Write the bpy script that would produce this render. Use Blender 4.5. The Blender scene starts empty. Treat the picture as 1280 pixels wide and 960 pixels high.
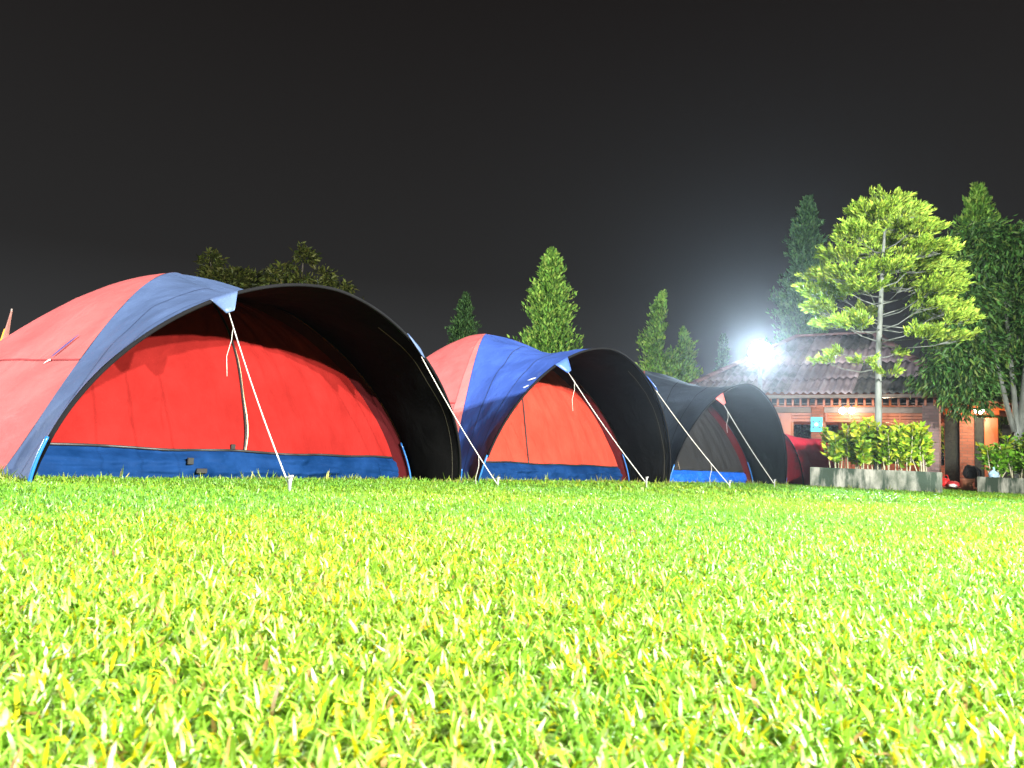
import bpy, math, random
import numpy as np
from mathutils import Vector, Matrix, noise

scene = bpy.context.scene
C = scene.collection
R = math.radians
PI = math.pi
random.seed(7)

# ------------------------------------------------------------------ camera
CAM_H, PITCH, ROLL, FPX = 0.2761, 0.0962, 0.0449, 985.0
cam_data = bpy.data.cameras.new('camera')
cam = bpy.data.objects.new('camera', cam_data)
C.objects.link(cam)
cam.location = (0, 0, CAM_H)
cam.rotation_mode = 'XYZ'
cam.rotation_euler = (Matrix.Rotation(PI / 2 + PITCH, 4, 'X') @ Matrix.Rotation(ROLL, 4, 'Z')).to_euler()
cam_data.sensor_width = 36.0
cam_data.lens = FPX / 1280 * 36.0
cam_data.clip_start = 0.02
cam_data.clip_end = 2000
cam_data.dof.use_dof = True
cam_data.dof.focus_distance = 8.0
cam_data.dof.aperture_fstop = 11.0
scene.camera = cam

# ------------------------------------------------------------------ night sky
world = bpy.data.worlds.new('World')
scene.world = world
world.use_nodes = True
wn, wl = world.node_tree.nodes, world.node_tree.links
bg = wn['Background']
tc = wn.new('ShaderNodeTexCoord')
sx = wn.new('ShaderNodeSeparateXYZ')
wl.new(tc.outputs['Generated'], sx.inputs[0])
rp = wn.new('ShaderNodeValToRGB')          # light-polluted night sky, same in every direction
rp.color_ramp.elements[0].position = 0.0
rp.color_ramp.elements[0].color = (0.060, 0.063, 0.066, 1)
rp.color_ramp.elements[1].position = 0.55
rp.color_ramp.elements[1].color = (0.0106, 0.0088, 0.0084, 1)
e_ = rp.color_ramp.elements.new(0.22)
e_.color = (0.0215, 0.0208, 0.0206, 1)
wl.new(sx.outputs['Z'], rp.inputs[0])
wl.new(rp.outputs[0], bg.inputs[0])
bg.inputs[1].default_value = 1.0

# moon: a very weak, cool sun lamp
sun_d = bpy.data.lights.new('moon', 'SUN')
sun_d.energy = 0.03
sun_d.angle = R(0.5)
sun_d.color = (0.8, 0.88, 1.0)
sun = bpy.data.objects.new('moon', sun_d)
C.objects.link(sun)
sun.rotation_euler = (R(50), 0, R(20))

scene.view_settings.view_transform = 'Standard'
scene.view_settings.look = 'None'
scene.view_settings.exposure = 0.0
scene.view_settings.gamma = 1.0
scene.view_settings.use_curve_mapping = False
scene.cycles.use_denoising = True
scene.cycles.max_bounces = 6
scene.cycles.diffuse_bounces = 3
scene.cycles.glossy_bounces = 2
scene.cycles.transmission_bounces = 3
scene.cycles.transparent_max_bounces = 6
scene.cycles.volume_bounces = 0
scene.cycles.sample_clamp_indirect = 6.0
scene.cycles.caustics_reflective = False
scene.cycles.caustics_refractive = False

LAMP_A = 55000.0     # flood mast behind the photographer, three heads together
LAMP_B = 42000.0       # flood mast to the left of the lawn
LAMP_V = 9500.0        # the floodlight seen in the picture
LAMP_P = 8.0          # pavilion bulbs, each
HAZE_DENSITY = 0.0006

# ------------------------------------------------------------------ helpers
def at(px, py, y):
    """point of the place seen at photo pixel (px, py), at the distance y in front of the camera"""
    dx, dy = px - 640, py - 480
    c, s = math.cos(ROLL), math.sin(ROLL)
    X, Y = c * dx + s * dy, -(-s * dx + c * dy)
    a, b = math.cos(PITCH), math.sin(PITCH)
    d = Vector((X, FPX * a - Y * b, FPX * b + Y * a))
    return Vector((0, 0, CAM_H)) + d * (y / d.y)

def gpt(px, y):
    """ground point at photo column px and distance y (on the ground)"""
    p = at(px, 600, y)
    for _ in range(3):
        # follow the column down to z = 0
        q = at(px, 640, y)
        k = (0 - p.z) / (q.z - p.z) if abs(q.z - p.z) > 1e-9 else 0
        return Vector((p.x + (q.x - p.x) * k, y, 0))

def mesh(name, verts, faces, mat=None, parent=None, smooth=False, cols=None):
    me = bpy.data.meshes.new(name)
    me.from_pydata([tuple(v) for v in verts], [], faces)
    if cols is not None:
        a = me.color_attributes.new('col', 'FLOAT_COLOR', 'POINT')
        a.data.foreach_set('color', np.asarray(cols, dtype=np.float32).ravel())
    if smooth:
        me.polygons.foreach_set('use_smooth', [True] * len(me.polygons))
    me.update()
    if mat is not None:
        me.materials.append(mat)
    o = bpy.data.objects.new(name, me)
    C.objects.link(o)
    if parent is not None:
        o.parent = parent
    return o

def fast_mesh(name, V, polys_n, loops, mat, parent=None, cols=None, smooth=False):
    """numpy route: V (n,3), every polygon has polys_n corners, loops flat index array"""
    me = bpy.data.meshes.new(name)
    n = len(loops) // polys_n
    me.vertices.add(len(V)); me.vertices.foreach_set('co', np.asarray(V, dtype=np.float32).ravel())
    me.loops.add(len(loops)); me.loops.foreach_set('vertex_index', np.asarray(loops, dtype=np.int32))
    me.polygons.add(n)
    me.polygons.foreach_set('loop_start', np.arange(0, n * polys_n, polys_n, dtype=np.int32))
    me.polygons.foreach_set('loop_total', np.full(n, polys_n, dtype=np.int32))
    if smooth:
        me.polygons.foreach_set('use_smooth', np.ones(n, dtype=bool))
    me.update(calc_edges=True)
    if cols is not None:
        a = me.color_attributes.new('col', 'FLOAT_COLOR', 'POINT')
        a.data.foreach_set('color', np.asarray(cols, dtype=np.float32).ravel())
    me.materials.append(mat)
    o = bpy.data.objects.new(name, me)
    C.objects.link(o)
    if parent is not None:
        o.parent = parent
    return o

def thing(name, label, cat, loc=(0, 0, 0), rz=0.0, group=None):
    o = bpy.data.objects.new(name, None)
    o.empty_display_size = 0.2
    C.objects.link(o)
    o.location = loc
    o.rotation_euler = (0, 0, rz)
    o['label'] = label
    o['category'] = cat
    if group:
        o['group'] = group
    return o

def tag(o, label, cat, group=None):
    o['label'] = label
    o['category'] = cat
    if group:
        o['group'] = group
    return o

def box_vf(x0, x1, y0, y1, z0, z1, bev=0.0):
    if bev <= 0:
        v = [(x0, y0, z0), (x1, y0, z0), (x1, y1, z0), (x0, y1, z0), (x0, y0, z1), (x1, y0, z1), (x1, y1, z1), (x0, y1, z1)]
        f = [(0, 3, 2, 1), (4, 5, 6, 7), (0, 1, 5, 4), (1, 2, 6, 5), (2, 3, 7, 6), (3, 0, 4, 7)]
        return v, f
    b = bev                                      # chamfered box: 24 corners
    v, idx = [], {}
    for ix, x, sx_ in ((0, x0, 1), (1, x1, -1)):
        for iy, y, sy_ in ((0, y0, 1), (1, y1, -1)):
            for iz, z, sz_ in ((0, z0, 1), (1, z1, -1)):
                for ax in range(3):
                    p = [x + sx_ * b, y + sy_ * b, z + sz_ * b]
                    p[ax] = (x, y, z)[ax]
                    idx[(ix, iy, iz, ax)] = len(v); v.append(tuple(p))
    f = []
    for ax in range(3):
        o1, o2 = [i for i in range(3) if i != ax]
        for s in (0, 1):
            q = []
            for a_, b_ in ((0, 0), (1, 0), (1, 1), (0, 1)):
                k = [0, 0, 0]; k[ax] = s; k[o1] = a_; k[o2] = b_
                q.append(idx[(*k, ax)])
            f.append(q)
    for ax in range(3):                          # edges along ax
        o1, o2 = [i for i in range(3) if i != ax]
        for a_ in (0, 1):
            for b_ in (0, 1):
                k0 = [0, 0, 0]; k0[o1] = a_; k0[o2] = b_
                k1 = list(k0); k1[ax] = 1
                f.append([idx[(*k0, o1)], idx[(*k1, o1)], idx[(*k1, o2)], idx[(*k0, o2)]])
    for ix in (0, 1):
        for iy in (0, 1):
            for iz in (0, 1):
                f.append([idx[(ix, iy, iz, a)] for a in range(3)])
    return v, f

def box(name, x0, x1, y0, y1, z0, z1, mat, parent=None, bev=0.0):
    v, f = box_vf(x0, x1, y0, y1, z0, z1, bev)
    o = mesh(name, v, f, mat, parent)
    if bev > 0:
        fix_normals(o)
    return o

def fix_normals(o):
    import bmesh
    bm = bmesh.new(); bm.from_mesh(o.data)
    bmesh.ops.recalc_face_normals(bm, faces=bm.faces)
    bm.to_mesh(o.data); bm.free()

def tube_vf(path, rad, n=8, cap=True):
    path = [Vector(p) for p in path]
    rads = rad if hasattr(rad, '__len__') else [rad] * len(path)
    V, F = [], []
    up = Vector((0, 0, 1))
    prev = None
    for i, p in enumerate(path):
        t = (path[min(i + 1, len(path) - 1)] - path[max(i - 1, 0)]).normalized()
        if prev is None:
            a = t.cross(up)
            if a.length < 1e-3:
                a = t.cross(Vector((1, 0, 0)))
        else:
            a = prev - t * prev.dot(t)
            if a.length < 1e-4:
                a = t.cross(up)
        a.normalize(); prev = a
        b = t.cross(a)
        for k in range(n):
            ang = 2 * PI * k / n
            V.append(p + (a * math.cos(ang) + b * math.sin(ang)) * rads[i])
    for i in range(len(path) - 1):
        for k in range(n):
            F.append((i * n + k, i * n + (k + 1) % n, (i + 1) * n + (k + 1) % n, (i + 1) * n + k))
    if cap:
        F.append(tuple(range(n - 1, -1, -1)))
        F.append(tuple((len(path) - 1) * n + k for k in range(n)))
    return V, F

def tube(name, path, rad, mat, parent=None, n=8):
    v, f = tube_vf(path, rad, n)
    return mesh(name, v, f, mat, parent, smooth=True)

def join_vf(parts):
    V, F = [], []
    for v, f in parts:
        k = len(V)
        V += list(v)
        F += [tuple(i + k for i in q) for q in f]
    return V, F

def lathe_vf(prof, n=16):
    V, F = [], []
    for r, z in prof:
        for k in range(n):
            a = 2 * PI * k / n
            V.append((r * math.cos(a), r * math.sin(a), z))
    m = len(prof)
    for i in range(m - 1):
        for k in range(n):
            F.append((i * n + k, i * n + (k + 1) % n, (i + 1) * n + (k + 1) % n, (i + 1) * n + k))
    F.append(tuple(range(n - 1, -1, -1)))
    F.append(tuple((m - 1) * n + k for k in range(n)))
    return V, F

def grid(name, fn, nu, nv, mat, parent, u0=0., u1=1., v0=0., v1=1., thick=0.0, smooth=True):
    """sheet from a function of two parameters; thick > 0 gives a back face and closed rim"""
    P = [[Vector(fn(u0 + (u1 - u0) * i / nu, v0 + (v1 - v0) * j / nv)) for j in range(nv + 1)] for i in range(nu + 1)]
    V = [P[i][j] for i in range(nu + 1) for j in range(nv + 1)]
    w = nv + 1
    F = [(i * w + j, (i + 1) * w + j, (i + 1) * w + j + 1, i * w + j + 1) for i in range(nu) for j in range(nv)]
    o = mesh(name, V, F, mat, parent, smooth=smooth)
    if thick > 0:
        m = o.modifiers.new('thickness', 'SOLIDIFY')
        m.thickness = thick
        m.offset = 0.0
    return o

# ------------------------------------------------------------------ materials
def new_mat(name):
    m = bpy.data.materials.new(name)
    m.use_nodes = True
    n, l = m.node_tree.nodes, m.node_tree.links
    return m, n, l, n['Principled BSDF']

def noise_mix(n, l, c1, c2, scale, detail=4, rough=0.6, coord='Object', stretch=None, lo=0.35, hi=0.65):
    t = n.new('ShaderNodeTexCoord')
    src = t.outputs[coord]
    if stretch:
        mp = n.new('ShaderNodeMapping')
        mp.inputs['Scale'].default_value = stretch
        l.new(src, mp.inputs[0]); src = mp.outputs[0]
    tx = n.new('ShaderNodeTexNoise')
    tx.inputs['Scale'].default_value = scale
    tx.inputs['Detail'].default_value = detail
    tx.inputs['Roughness'].default_value = rough
    l.new(src, tx.inputs['Vector'])
    r = n.new('ShaderNodeValToRGB')
    r.color_ramp.elements[0].position = lo
    r.color_ramp.elements[1].position = hi
    r.color_ramp.elements[0].color = (*c1, 1)
    r.color_ramp.elements[1].color = (*c2, 1)
    l.new(tx.outputs['Fac'], r.inputs[0])
    return r.outputs[0], tx.outputs['Fac']

def add_bump(n, l, bsdf, fac, strength=0.3, dist=0.01, prev=None):
    b = n.new('ShaderNodeBump')
    b.inputs['Strength'].default_value = strength
    b.inputs['Distance'].default_value = dist
    l.new(fac, b.inputs['Height'])
    if prev is not None:
        l.new(prev, b.inputs['Normal'])
    l.new(b.outputs[0], bsdf.inputs['Normal'])
    return b.outputs[0]

def plain(name, c1, c2=None, scale=6, rough=0.6, bump=0.0, bdist=0.01, bscale=None, metallic=0.0, spec=0.5, stretch=None, detail=4):
    m, n, l, b = new_mat(name)
    c2 = c2 or tuple(min(1, x * 1.25) for x in c1)
    col, fac = noise_mix(n, l, c1, c2, scale, stretch=stretch, detail=detail)
    l.new(col, b.inputs['Base Color'])
    b.inputs['Roughness'].default_value = rough
    b.inputs['Metallic'].default_value = metallic
    b.inputs['Specular IOR Level'].default_value = spec
    if bump > 0:
        if bscale:
            _, fac = noise_mix(n, l, c1, c2, bscale, stretch=stretch)
        add_bump(n, l, b, fac, bump, bdist)
    return m

def fabric(name, c, rough=0.5, spread=0.12, crease=0.5, sheen=0.1):
    """woven tent cloth: slight fading, soft creases and a fine weave"""
    m, n, l, b = new_mat(name)
    c1 = tuple(x * (1 - spread) for x in c)
    c2 = tuple(min(1, x * (1 + spread) + 0.01 * spread) for x in c)
    col, _ = noise_mix(n, l, c1, c2, 2.3, detail=6)
    l.new(col, b.inputs['Base Color'])
    b.inputs['Roughness'].default_value = rough
    b.inputs['Specular IOR Level'].default_value = 0.28 if sheen > 0 else 0.03
    t = n.new('ShaderNodeTexCoord')
    mp = n.new('ShaderNodeMapping')
    mp.inputs['Scale'].default_value = (1.0, 1.0, 0.45)
    mp.inputs['Rotation'].default_value = (0.3, 0.4, 0.6)
    l.new(t.outputs['Object'], mp.inputs[0])
    n1 = n.new('ShaderNodeTexNoise'); n1.inputs['Scale'].default_value = 5.0
    n1.inputs['Detail'].default_value = 5; n1.inputs['Distortion'].default_value = 0.6
    l.new(mp.outputs[0], n1.inputs['Vector'])
    b1 = n.new('ShaderNodeBump'); b1.inputs['Strength'].default_value = crease
    b1.inputs['Distance'].default_value = 0.03
    l.new(n1.outputs['Fac'], b1.inputs['Height'])
    n2 = n.new('ShaderNodeTexNoise'); n2.inputs['Scale'].default_value = 260
    l.new(t.outputs['Object'], n2.inputs['Vector'])
    b2 = n.new('ShaderNodeBump'); b2.inputs['Strength'].default_value = 0.12
    b2.inputs['Distance'].default_value = 0.002
    l.new(n2.outputs['Fac'], b2.inputs['Height'])
    l.new(b1.outputs[0], b2.inputs['Normal'])
    l.new(b2.outputs[0], b.inputs['Normal'])
    return m

def leaf_mat(name, trans=0.35, rough=0.4, gloss=0.5):
    """leaf: colour from the leaf's own attribute, light passes through"""
    m, n, l, b = new_mat(name)
    a = n.new('ShaderNodeAttribute'); a.attribute_name = 'col'
    l.new(a.outputs['Color'], b.inputs['Base Color'])
    b.inputs['Roughness'].default_value = rough
    b.inputs['Specular IOR Level'].default_value = gloss
    tr = n.new('ShaderNodeBsdfTranslucent')
    l.new(a.outputs['Color'], tr.inputs['Color'])
    mx = n.new('ShaderNodeMixShader'); mx.inputs[0].default_value = trans
    l.new(b.outputs[0], mx.inputs[1]); l.new(tr.outputs[0], mx.inputs[2])
    l.new(mx.outputs[0], n['Material Output'].inputs['Surface'])
    return m

def emit(name, col, strength):
    m, n, l, b = new_mat(name)
    b.inputs['Base Color'].default_value = (*col, 1)
    b.inputs['Emission Color'].default_value = (*col, 1)
    b.inputs['Emission Strength'].default_value = strength
    return m

M = {}
M['fly_red'] = fabric('fly_red', (0.42, 0.10, 0.097), rough=0.42)
M['fly_red_pale'] = fabric('fly_red_pale', (0.46, 0.14, 0.135), rough=0.5)
M['fly_blue'] = fabric('fly_blue', (0.062, 0.096, 0.19), rough=0.42)
M['fly_royal'] = fabric('fly_royal', (0.042, 0.090, 0.34), rough=0.42)
M['fly_slate'] = fabric('fly_slate', (0.022, 0.030, 0.043), rough=0.45)
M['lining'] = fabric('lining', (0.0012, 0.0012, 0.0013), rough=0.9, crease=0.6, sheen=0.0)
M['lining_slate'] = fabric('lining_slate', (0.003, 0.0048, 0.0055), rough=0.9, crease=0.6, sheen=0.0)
M['door_red'] = fabric('door_red', (0.165, 0.0095, 0.008), rough=0.8, sheen=0, crease=1.0)
M['door_coral'] = fabric('door_coral', (0.32, 0.034, 0.021), rough=0.8, sheen=0, crease=1.0)
M['door_grey'] = fabric('door_grey', (0.019, 0.019, 0.020), rough=0.8, sheen=0)
M['inner_shaded'] = fabric('inner_shaded', (0.035, 0.003, 0.004), rough=0.8, sheen=0)  # inner red darkened: the shade beside the door is in the colour
M['tub_blue'] = fabric('tub_blue', (0.0018, 0.018, 0.070), rough=0.7, crease=0.6, spread=0.3, sheen=0)
M['tub_bright'] = fabric('tub_bright', (0.008, 0.075, 0.40), rough=0.4, crease=1.0)
M['piping'] = plain('piping', (0.005, 0.005, 0.006), rough=0.9, spec=0.1)
M['pole_blue'] = plain('pole_blue', (0.008, 0.085, 0.27), rough=0.35)
M['rope'] = plain('rope', (0.36, 0.35, 0.32), (0.5, 0.49, 0.46), scale=80, rough=0.8)
M['peg'] = plain('peg', (0.20, 0.205, 0.205), rough=0.5)
M['tag_black'] = plain('tag_black', (0.01, 0.01, 0.01), rough=0.5)
M['seam'] = plain('seam_thread', (0.05, 0.045, 0.03), rough=0.8)
M['seam_red'] = fabric('seam_red', (0.26, 0.03, 0.032))
M['seam_blue'] = fabric('seam_blue', (0.03, 0.045, 0.10))
M['beige'] = plain('beige', (0.55, 0.40, 0.24), rough=0.7)
M['print_white'] = plain('print_white', (0.8, 0.82, 0.82), rough=0.5)
M['print_navy'] = plain('print_navy', (0.05, 0.04, 0.14), rough=0.5)
M['small_red'] = fabric('small_red', (0.46, 0.016, 0.042), rough=0.45)
M['small_dark'] = fabric('small_dark', (0.36, 0.014, 0.034), rough=0.6)

# ------------------------------------------------------------------ ground
def soil_material():
    m, n, l, b = new_mat('lawn_soil')
    c, f = noise_mix(n, l, (0.10, 0.17, 0.02), (0.15, 0.25, 0.03), 9, detail=8, coord='Object')
    c2, f2 = noise_mix(n, l, (0.09, 0.08, 0.03), (0.11, 0.17, 0.028), 0.9, detail=5, coord='Object', lo=0.25, hi=0.5)
    mx = n.new('ShaderNodeMixRGB'); mx.inputs[0].default_value = 0.45
    l.new(c, mx.inputs[1]); l.new(c2, mx.inputs[2])
    l.new(mx.outputs[0], b.inputs['Base Color'])
    b.inputs['Roughness'].default_value = 0.95
    _, fb = noise_mix(n, l, (0, 0, 0), (1, 1, 1), 60, detail=6)
    add_bump(n, l, b, fb, 0.8, 0.03)
    return m

M['soil'] = soil_material()
ground = mesh('ground', [(-160, -60, 0), (160, -60, 0), (160, 260, 0), (-160, 260, 0)], [(0, 1, 2, 3)], M['soil'])
ground['kind'] = 'structure'

# ------------------------------------------------------------------ flood masts
M['mast'] = plain('mast_steel', (0.22, 0.23, 0.24), rough=0.45, metallic=0.7)
M['housing'] = plain('lamp_housing', (0.05, 0.05, 0.055), rough=0.5)
M['lens'] = emit('lamp_lens', (0.93, 0.97, 1.0), 60.0)

def lamp_head(parent, pos, target, power, rad=0.17, spot=150, soft=0.12, col=(0.93, 0.97, 1.0)):
    pos, target = Vector(pos), Vector(target)
    d = (target - pos).normalized()
    q = d.to_track_quat('Z', 'Y').to_matrix().to_4x4()
    q.translation = pos
    prof = [(0.30 * rad, -0.75 * rad), (0.75 * rad, -0.62 * rad), (1.0 * rad, -0.25 * rad), (1.12 * rad, 0.0), (1.12 * rad, 0.10 * rad)]
    v, f = lathe_vf(prof, 24)
    h = mesh('lamp_housing', [q @ Vector(p) for p in v], f, M['housing'], parent, smooth=True)
    fins = []
    for k in range(6):
        a = PI * k / 6
        v, f = box_vf(-0.8 * rad, 0.8 * rad, -0.03 * rad, 0.03 * rad, -1.0 * rad, -0.55 * rad)
        rm = Matrix.Rotation(a, 4, 'Z')
        fins.append(([q @ (rm @ Vector(p)) for p in v], f))
    v, f = join_vf(fins)
    mesh('cooling_fins', v, f, M['housing'], h)
    v, f = lathe_vf([(0.99 * rad, 0.11 * rad), (0.95 * rad, 0.15 * rad), (0.5 * rad, 0.19 * rad), (0.02 * rad, 0.2 * rad)], 24)
    mesh('lens', [q @ Vector(p) for p in v], f, M['lens'], h, smooth=True)
    v, f = tube_vf([q @ Vector((-1.2 * rad, 0, 0)), q @ Vector((-1.2 * rad, 0, -1.1 * rad)), q @ Vector((1.2 * rad, 0, -1.1 * rad)), q @ Vector((1.2 * rad, 0, 0))], 0.09 * rad, 6)
    mesh('bracket', v, f, M['mast'], parent)
    ld = bpy.data.lights.new('flood_beam', 'SPOT')
    ld.energy = power
    ld.color = col
    ld.spot_size = R(spot)
    ld.spot_blend = 0.4
    ld.shadow_soft_size = soft
    lo = bpy.data.objects.new('flood_beam', ld)
    C.objects.link(lo)
    lo.matrix_basis = Matrix.Translation(pos + d * (0.35 * rad + 0.02)) @ d.to_track_quat('-Z', 'Y').to_matrix().to_4x4()
    lo.parent = parent
    return h

def mast(label, base, height, heads, target, power, **kw):
    t = thing('floodlight_mast', label, 'floodlight', base, 0, 'floodlights round the lawn')
    tube('pole', [(0, 0, 0), (0, 0, height * 0.5), (0, 0, height + 0.1)], [0.075, 0.06, 0.045], M['mast'], t, 12)
    v, f = lathe_vf([(0.17, 0), (0.17, 0.02), (0.09, 0.05), (0.08, 0.12)], 12)
    mesh('base_plate', v, f, M['mast'], t)
    tg = Vector(target) - Vector(base)
    side = Vector((-tg.y, tg.x, 0)).normalized()
    fwd = Vector((tg.x, tg.y, 0)).normalized()
    if len(heads) > 1:
        tube('crossarm', [side * (min(heads) - 0.2) + Vector((0, 0, height)), side * (max(heads) + 0.2) + Vector((0, 0, height))], 0.035, M['mast'], t, 8)
    for k in heads:
        p = side * k + fwd * 0.28 + Vector((0, 0, height + 0.05))
        lamp_head(t, p, tg, power / len(heads), **kw)
    return t

mast('tall three-lamp floodlight mast behind the photographer', (8.3, -1.6, 0), 4.8, (-2.6, 0.1, 2.7), (-1.0, 7.0, 0.5), LAMP_A, col=(1.0, 0.98, 0.90))
mast('floodlight mast at the left side of the lawn', (-20.5, 1.2, 0), 6.6, (-0.5, 0.5), (0.0, 9.5, 0.8), LAMP_B, col=(0.95, 0.98, 1.0))
pl = at(950, 441, 19.2)
vis = mast('glaring round white floodlight on a pole in front of the pavilion roof', (pl.x + 0.09, 19.45, 0), pl.z - 0.05, (0.0,), (0.5, 2.0, 0.8), LAMP_V, rad=0.28, spot=60, soft=0.25, col=(0.66, 0.85, 1.0))

# ------------------------------------------------------------------ dome tents
H1 = dict(au=1.3363, av=2.1862, H=1.9653, L=1.8927, b=2.264, Hh=1.6624, lean=0.1923)
H2 = dict(au=1.323, av=2.182, H=2.1522, L=1.8998, b=2.3287, Hh=1.8232, lean=0.2807)
PQ, PZ_ = 1.164, 2.33        # profile of the dome poles
HV, HZ = 1.107, 1.144        # profile of the hood arch
PHI = 1.0144

def dome_tent(label, loc, yaw, D, mats, zip_w, stakes, logo, seed):
    au, av, H, L, b, Hh, lean = (D[k] for k in ('au', 'av', 'H', 'L', 'b', 'Hh', 'lean'))
    t = thing('dome_tent', label, 'tent', loc, yaw, 'large dome tents pitched in a row')
    c_, s_ = math.cos(yaw), math.sin(yaw)
    def local(P):
        d = Vector(P) - Vector(loc)
        return Vector((d.x * c_ + d.y * s_, -d.x * s_ + d.y * c_, d.z))
    def pole(a, su, sv, k=1.0):
        a = max(0.0, min(PI / 2, a))
        pq, pz = (PQ, PZ_) if sv < 0 else (0.98, 1.40)
        r = max(0.0, math.cos(a)) ** pq
        return Vector((su * au * r * k, sv * av * r * k, H * math.sin(a) ** pz * (1 - (1 - k) * 0.9)))
    def A(s, k=1.0):
        a = math.asin(min(1.0, max(0.0, math.sin((1 - abs(s)) * PI / 2)) ** (HZ / (PZ_ if s < 0 else 1.40))))   # same share of the height as the hood arch
        return pole(a, 1, -1 if s < 0 else 1, k)
    def B(s, out=0.0):
        a = (s + 1) / 2 * PI
        c = math.cos(a)
        return Vector((L + lean * math.sin(a), -(b + out) * math.copysign(abs(c) ** HV, c), (Hh + out) * max(0, math.sin(a)) ** HZ))
    def wr(P, amp):
        q = P * 1.7 + Vector((seed * 3.1, seed * 1.7, 0))
        q2 = Vector((P.x * 5.5, P.y * 5.5, P.z * 2.2)) + Vector((seed, 0, 0))
        return noise.noise(q) * amp + noise.noise(q2) * amp * 0.35
    def loft(s, w, off=0.0):
        P = A(s) * (1 - w) + B(s) * w
        sag = 4 * w * (1 - w)
        top = (1 - abs(s))
        P.z -= sag * 0.17 * top ** 1.2
        # the cloth is pulled in a little between pole and hood
        P.y *= 1 - 0.03 * sag * (1 - top)
        nrm = Vector((0.15, P.y / (av * av) * 2, P.z / (H * H) * 2 + 0.05)).normalized()
        e = min(1, 6 * min(w + 0.03, 1 - w + 0.02))
        fold_ = 0.020 * math.sin(s * 34 + 5 * w + seed) * max(0.0, w - 0.25) * (1 - w) * 2.2
        P += nrm * (wr(P, 0.036) * e + fold_ + off)
        if P.z < 0.0:
            P.z = 0.0
        return P
    ns, nw = 96, 22
    front = grid('fly_front_panel', lambda s, w: loft(s, w), ns, nw, mats['front'], t, -1, 1, 0, 1)
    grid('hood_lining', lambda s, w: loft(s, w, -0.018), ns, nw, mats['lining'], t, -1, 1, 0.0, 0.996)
    # sides and back of the dome
    def side(a, w, su0, sv0, su1, sv1, off=0.0, amp=0.025):
        p, q = pole(a, su0, sv0), pole(a, su1, sv1)
        P = p * (1 - w) + q * w
        nrm = Vector(((su0 + su1) * 0.5, (sv0 + sv1) * 0.5, 0.6 * math.sin(a))).normalized()
        bul = 4 * w * (1 - w)
        P += nrm * (0.05 * bul * math.cos(a) + wr(P, amp) * min(1, 8 * min(w, 1 - w)) + off)
        P.z = max(P.z, 0.0)
        return P
    left = grid('fly_side_panel', lambda a, w: side(a, w, 1, -1, -1, -1), 40, 24, mats['side'], t, 0, PI / 2)
    grid('fly_side_panel', lambda a, w: side(a, w, -1, 1, 1, 1), 40, 24, mats['side'], t, 0, PI / 2)
    grid('fly_back_panel', lambda a, w: side(a, w, -1, -1, -1, 1), 40, 24, mats['side'], t, 0, PI / 2)
    grid('panel_seam', lambda a, w: side(a, w, 1, -1, -1, -1, 0.004), 2, 30, mats['side_seam'], t, 0.79, 0.797, 0.0, 1.0)
    for w_ in (0.36, 0.70):
        grid('panel_seam', lambda s, w: loft(s, w, 0.003), 80, 1, mats['front_seam'], t, -0.97, 0.97, w_, w_ + 0.008)
    # sleeve strip along the front-left pole, on the side panel
    if mats.get('strip'):
        grid('pole_sleeve', lambda a, w: side(a, w, 1, -1, -1, -1, 0.006), 40, 3, mats['strip'], t, 0, PI / 2 * 0.985, -0.004, 0.085)
    # hood edge: dark piping, fibreglass pole in the hem showing at the feet
    def hood_path(s0, s1, n, out):
        return [B(s0 + (s1 - s0) * i / n, out) + Vector((0.012, 0, 0)) for i in range(n + 1)]
    tube('hood_piping', hood_path(-0.87, 0.985, 80, -0.012), 0.014, M['piping'], t, 8)
    tube('hood_pole', hood_path(-1.0, -0.86, 14, 0.006), 0.012, M['pole_blue'], t, 8)
    tube('hood_pole', hood_path(0.92, 1.0, 10, 0.014), 0.011, M['pole_blue'], t, 8)
    # hem seam line inside the right wing
    grid('hem_seam', lambda s, w: loft(s, w, -0.024), 70, 1, mats['seam'], t, 0.25, 0.98, 0.908, 0.913)
    # inner tent
    k = 0.925
    zt = 0.24
    def inner(a, w):
        p, q = pole(a, 1, -1, k), pole(math.asin(min(1.0, math.sin(min(a, PI / 2)) ** (PZ_ / 1.40))), 1, 1, k)
        P = p * ((1 - w) / 2) + q * ((1 + w) / 2)
        P.x += 0.10 * (1 - w * w) * math.cos(a) + wr(P, 0.022)
        P.x += (0.048 * noise.noise(Vector((w * 9 + a * 2.2 + seed, a * 1.3, 1.0))) + 0.022 * noise.noise(Vector((w * 21 - a * 5 + seed, a * 2.0, 4.0)))) * (1 - w ** 4)
        return P
    a0 = math.asin((zt / (H * (1 - (1 - k) * 0.9))) ** (1 / PZ_))
    def tub(w, h):
        P = inner(a0 * (1 - h), w)
        sl = math.sin(PI * h)
        sg = noise.noise(Vector((w * 6 + seed, 1.0, h * 2))) * 0.02 + noise.noise(Vector((w * 2.0 + seed, h * 3.6 + w * 1.5, 3.0))) * 0.036 + noise.noise(Vector((w * 5 + seed, h * 8.0 - w * 3, 8.0))) * 0.012
        P.x += 0.02 * sl + sg
        P.z = zt * (1 - h) + 0.015 * noise.noise(Vector((w * 3 + seed, 0, 0))) * (1 - h)
        return P
    grid('groundsheet_wall', tub, 110, 24, mats['tub'], t, -1.0, 1.0, 0, 1)
    d1 = grid('door_panel', lambda a, w: inner(a, w), 44, 26, mats['door'], t, a0, PI / 2 * 0.995, -1, zip_w - 0.004)
    d2 = grid('door_panel', lambda a, w: inner(a, w), 44, 34, mats['door'], t, a0, PI / 2 * 0.995, zip_w + 0.004, 1)
    def on_inner(a, w, off):
        return inner(a, w) + Vector((off, 0, off * 0.3))
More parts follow.
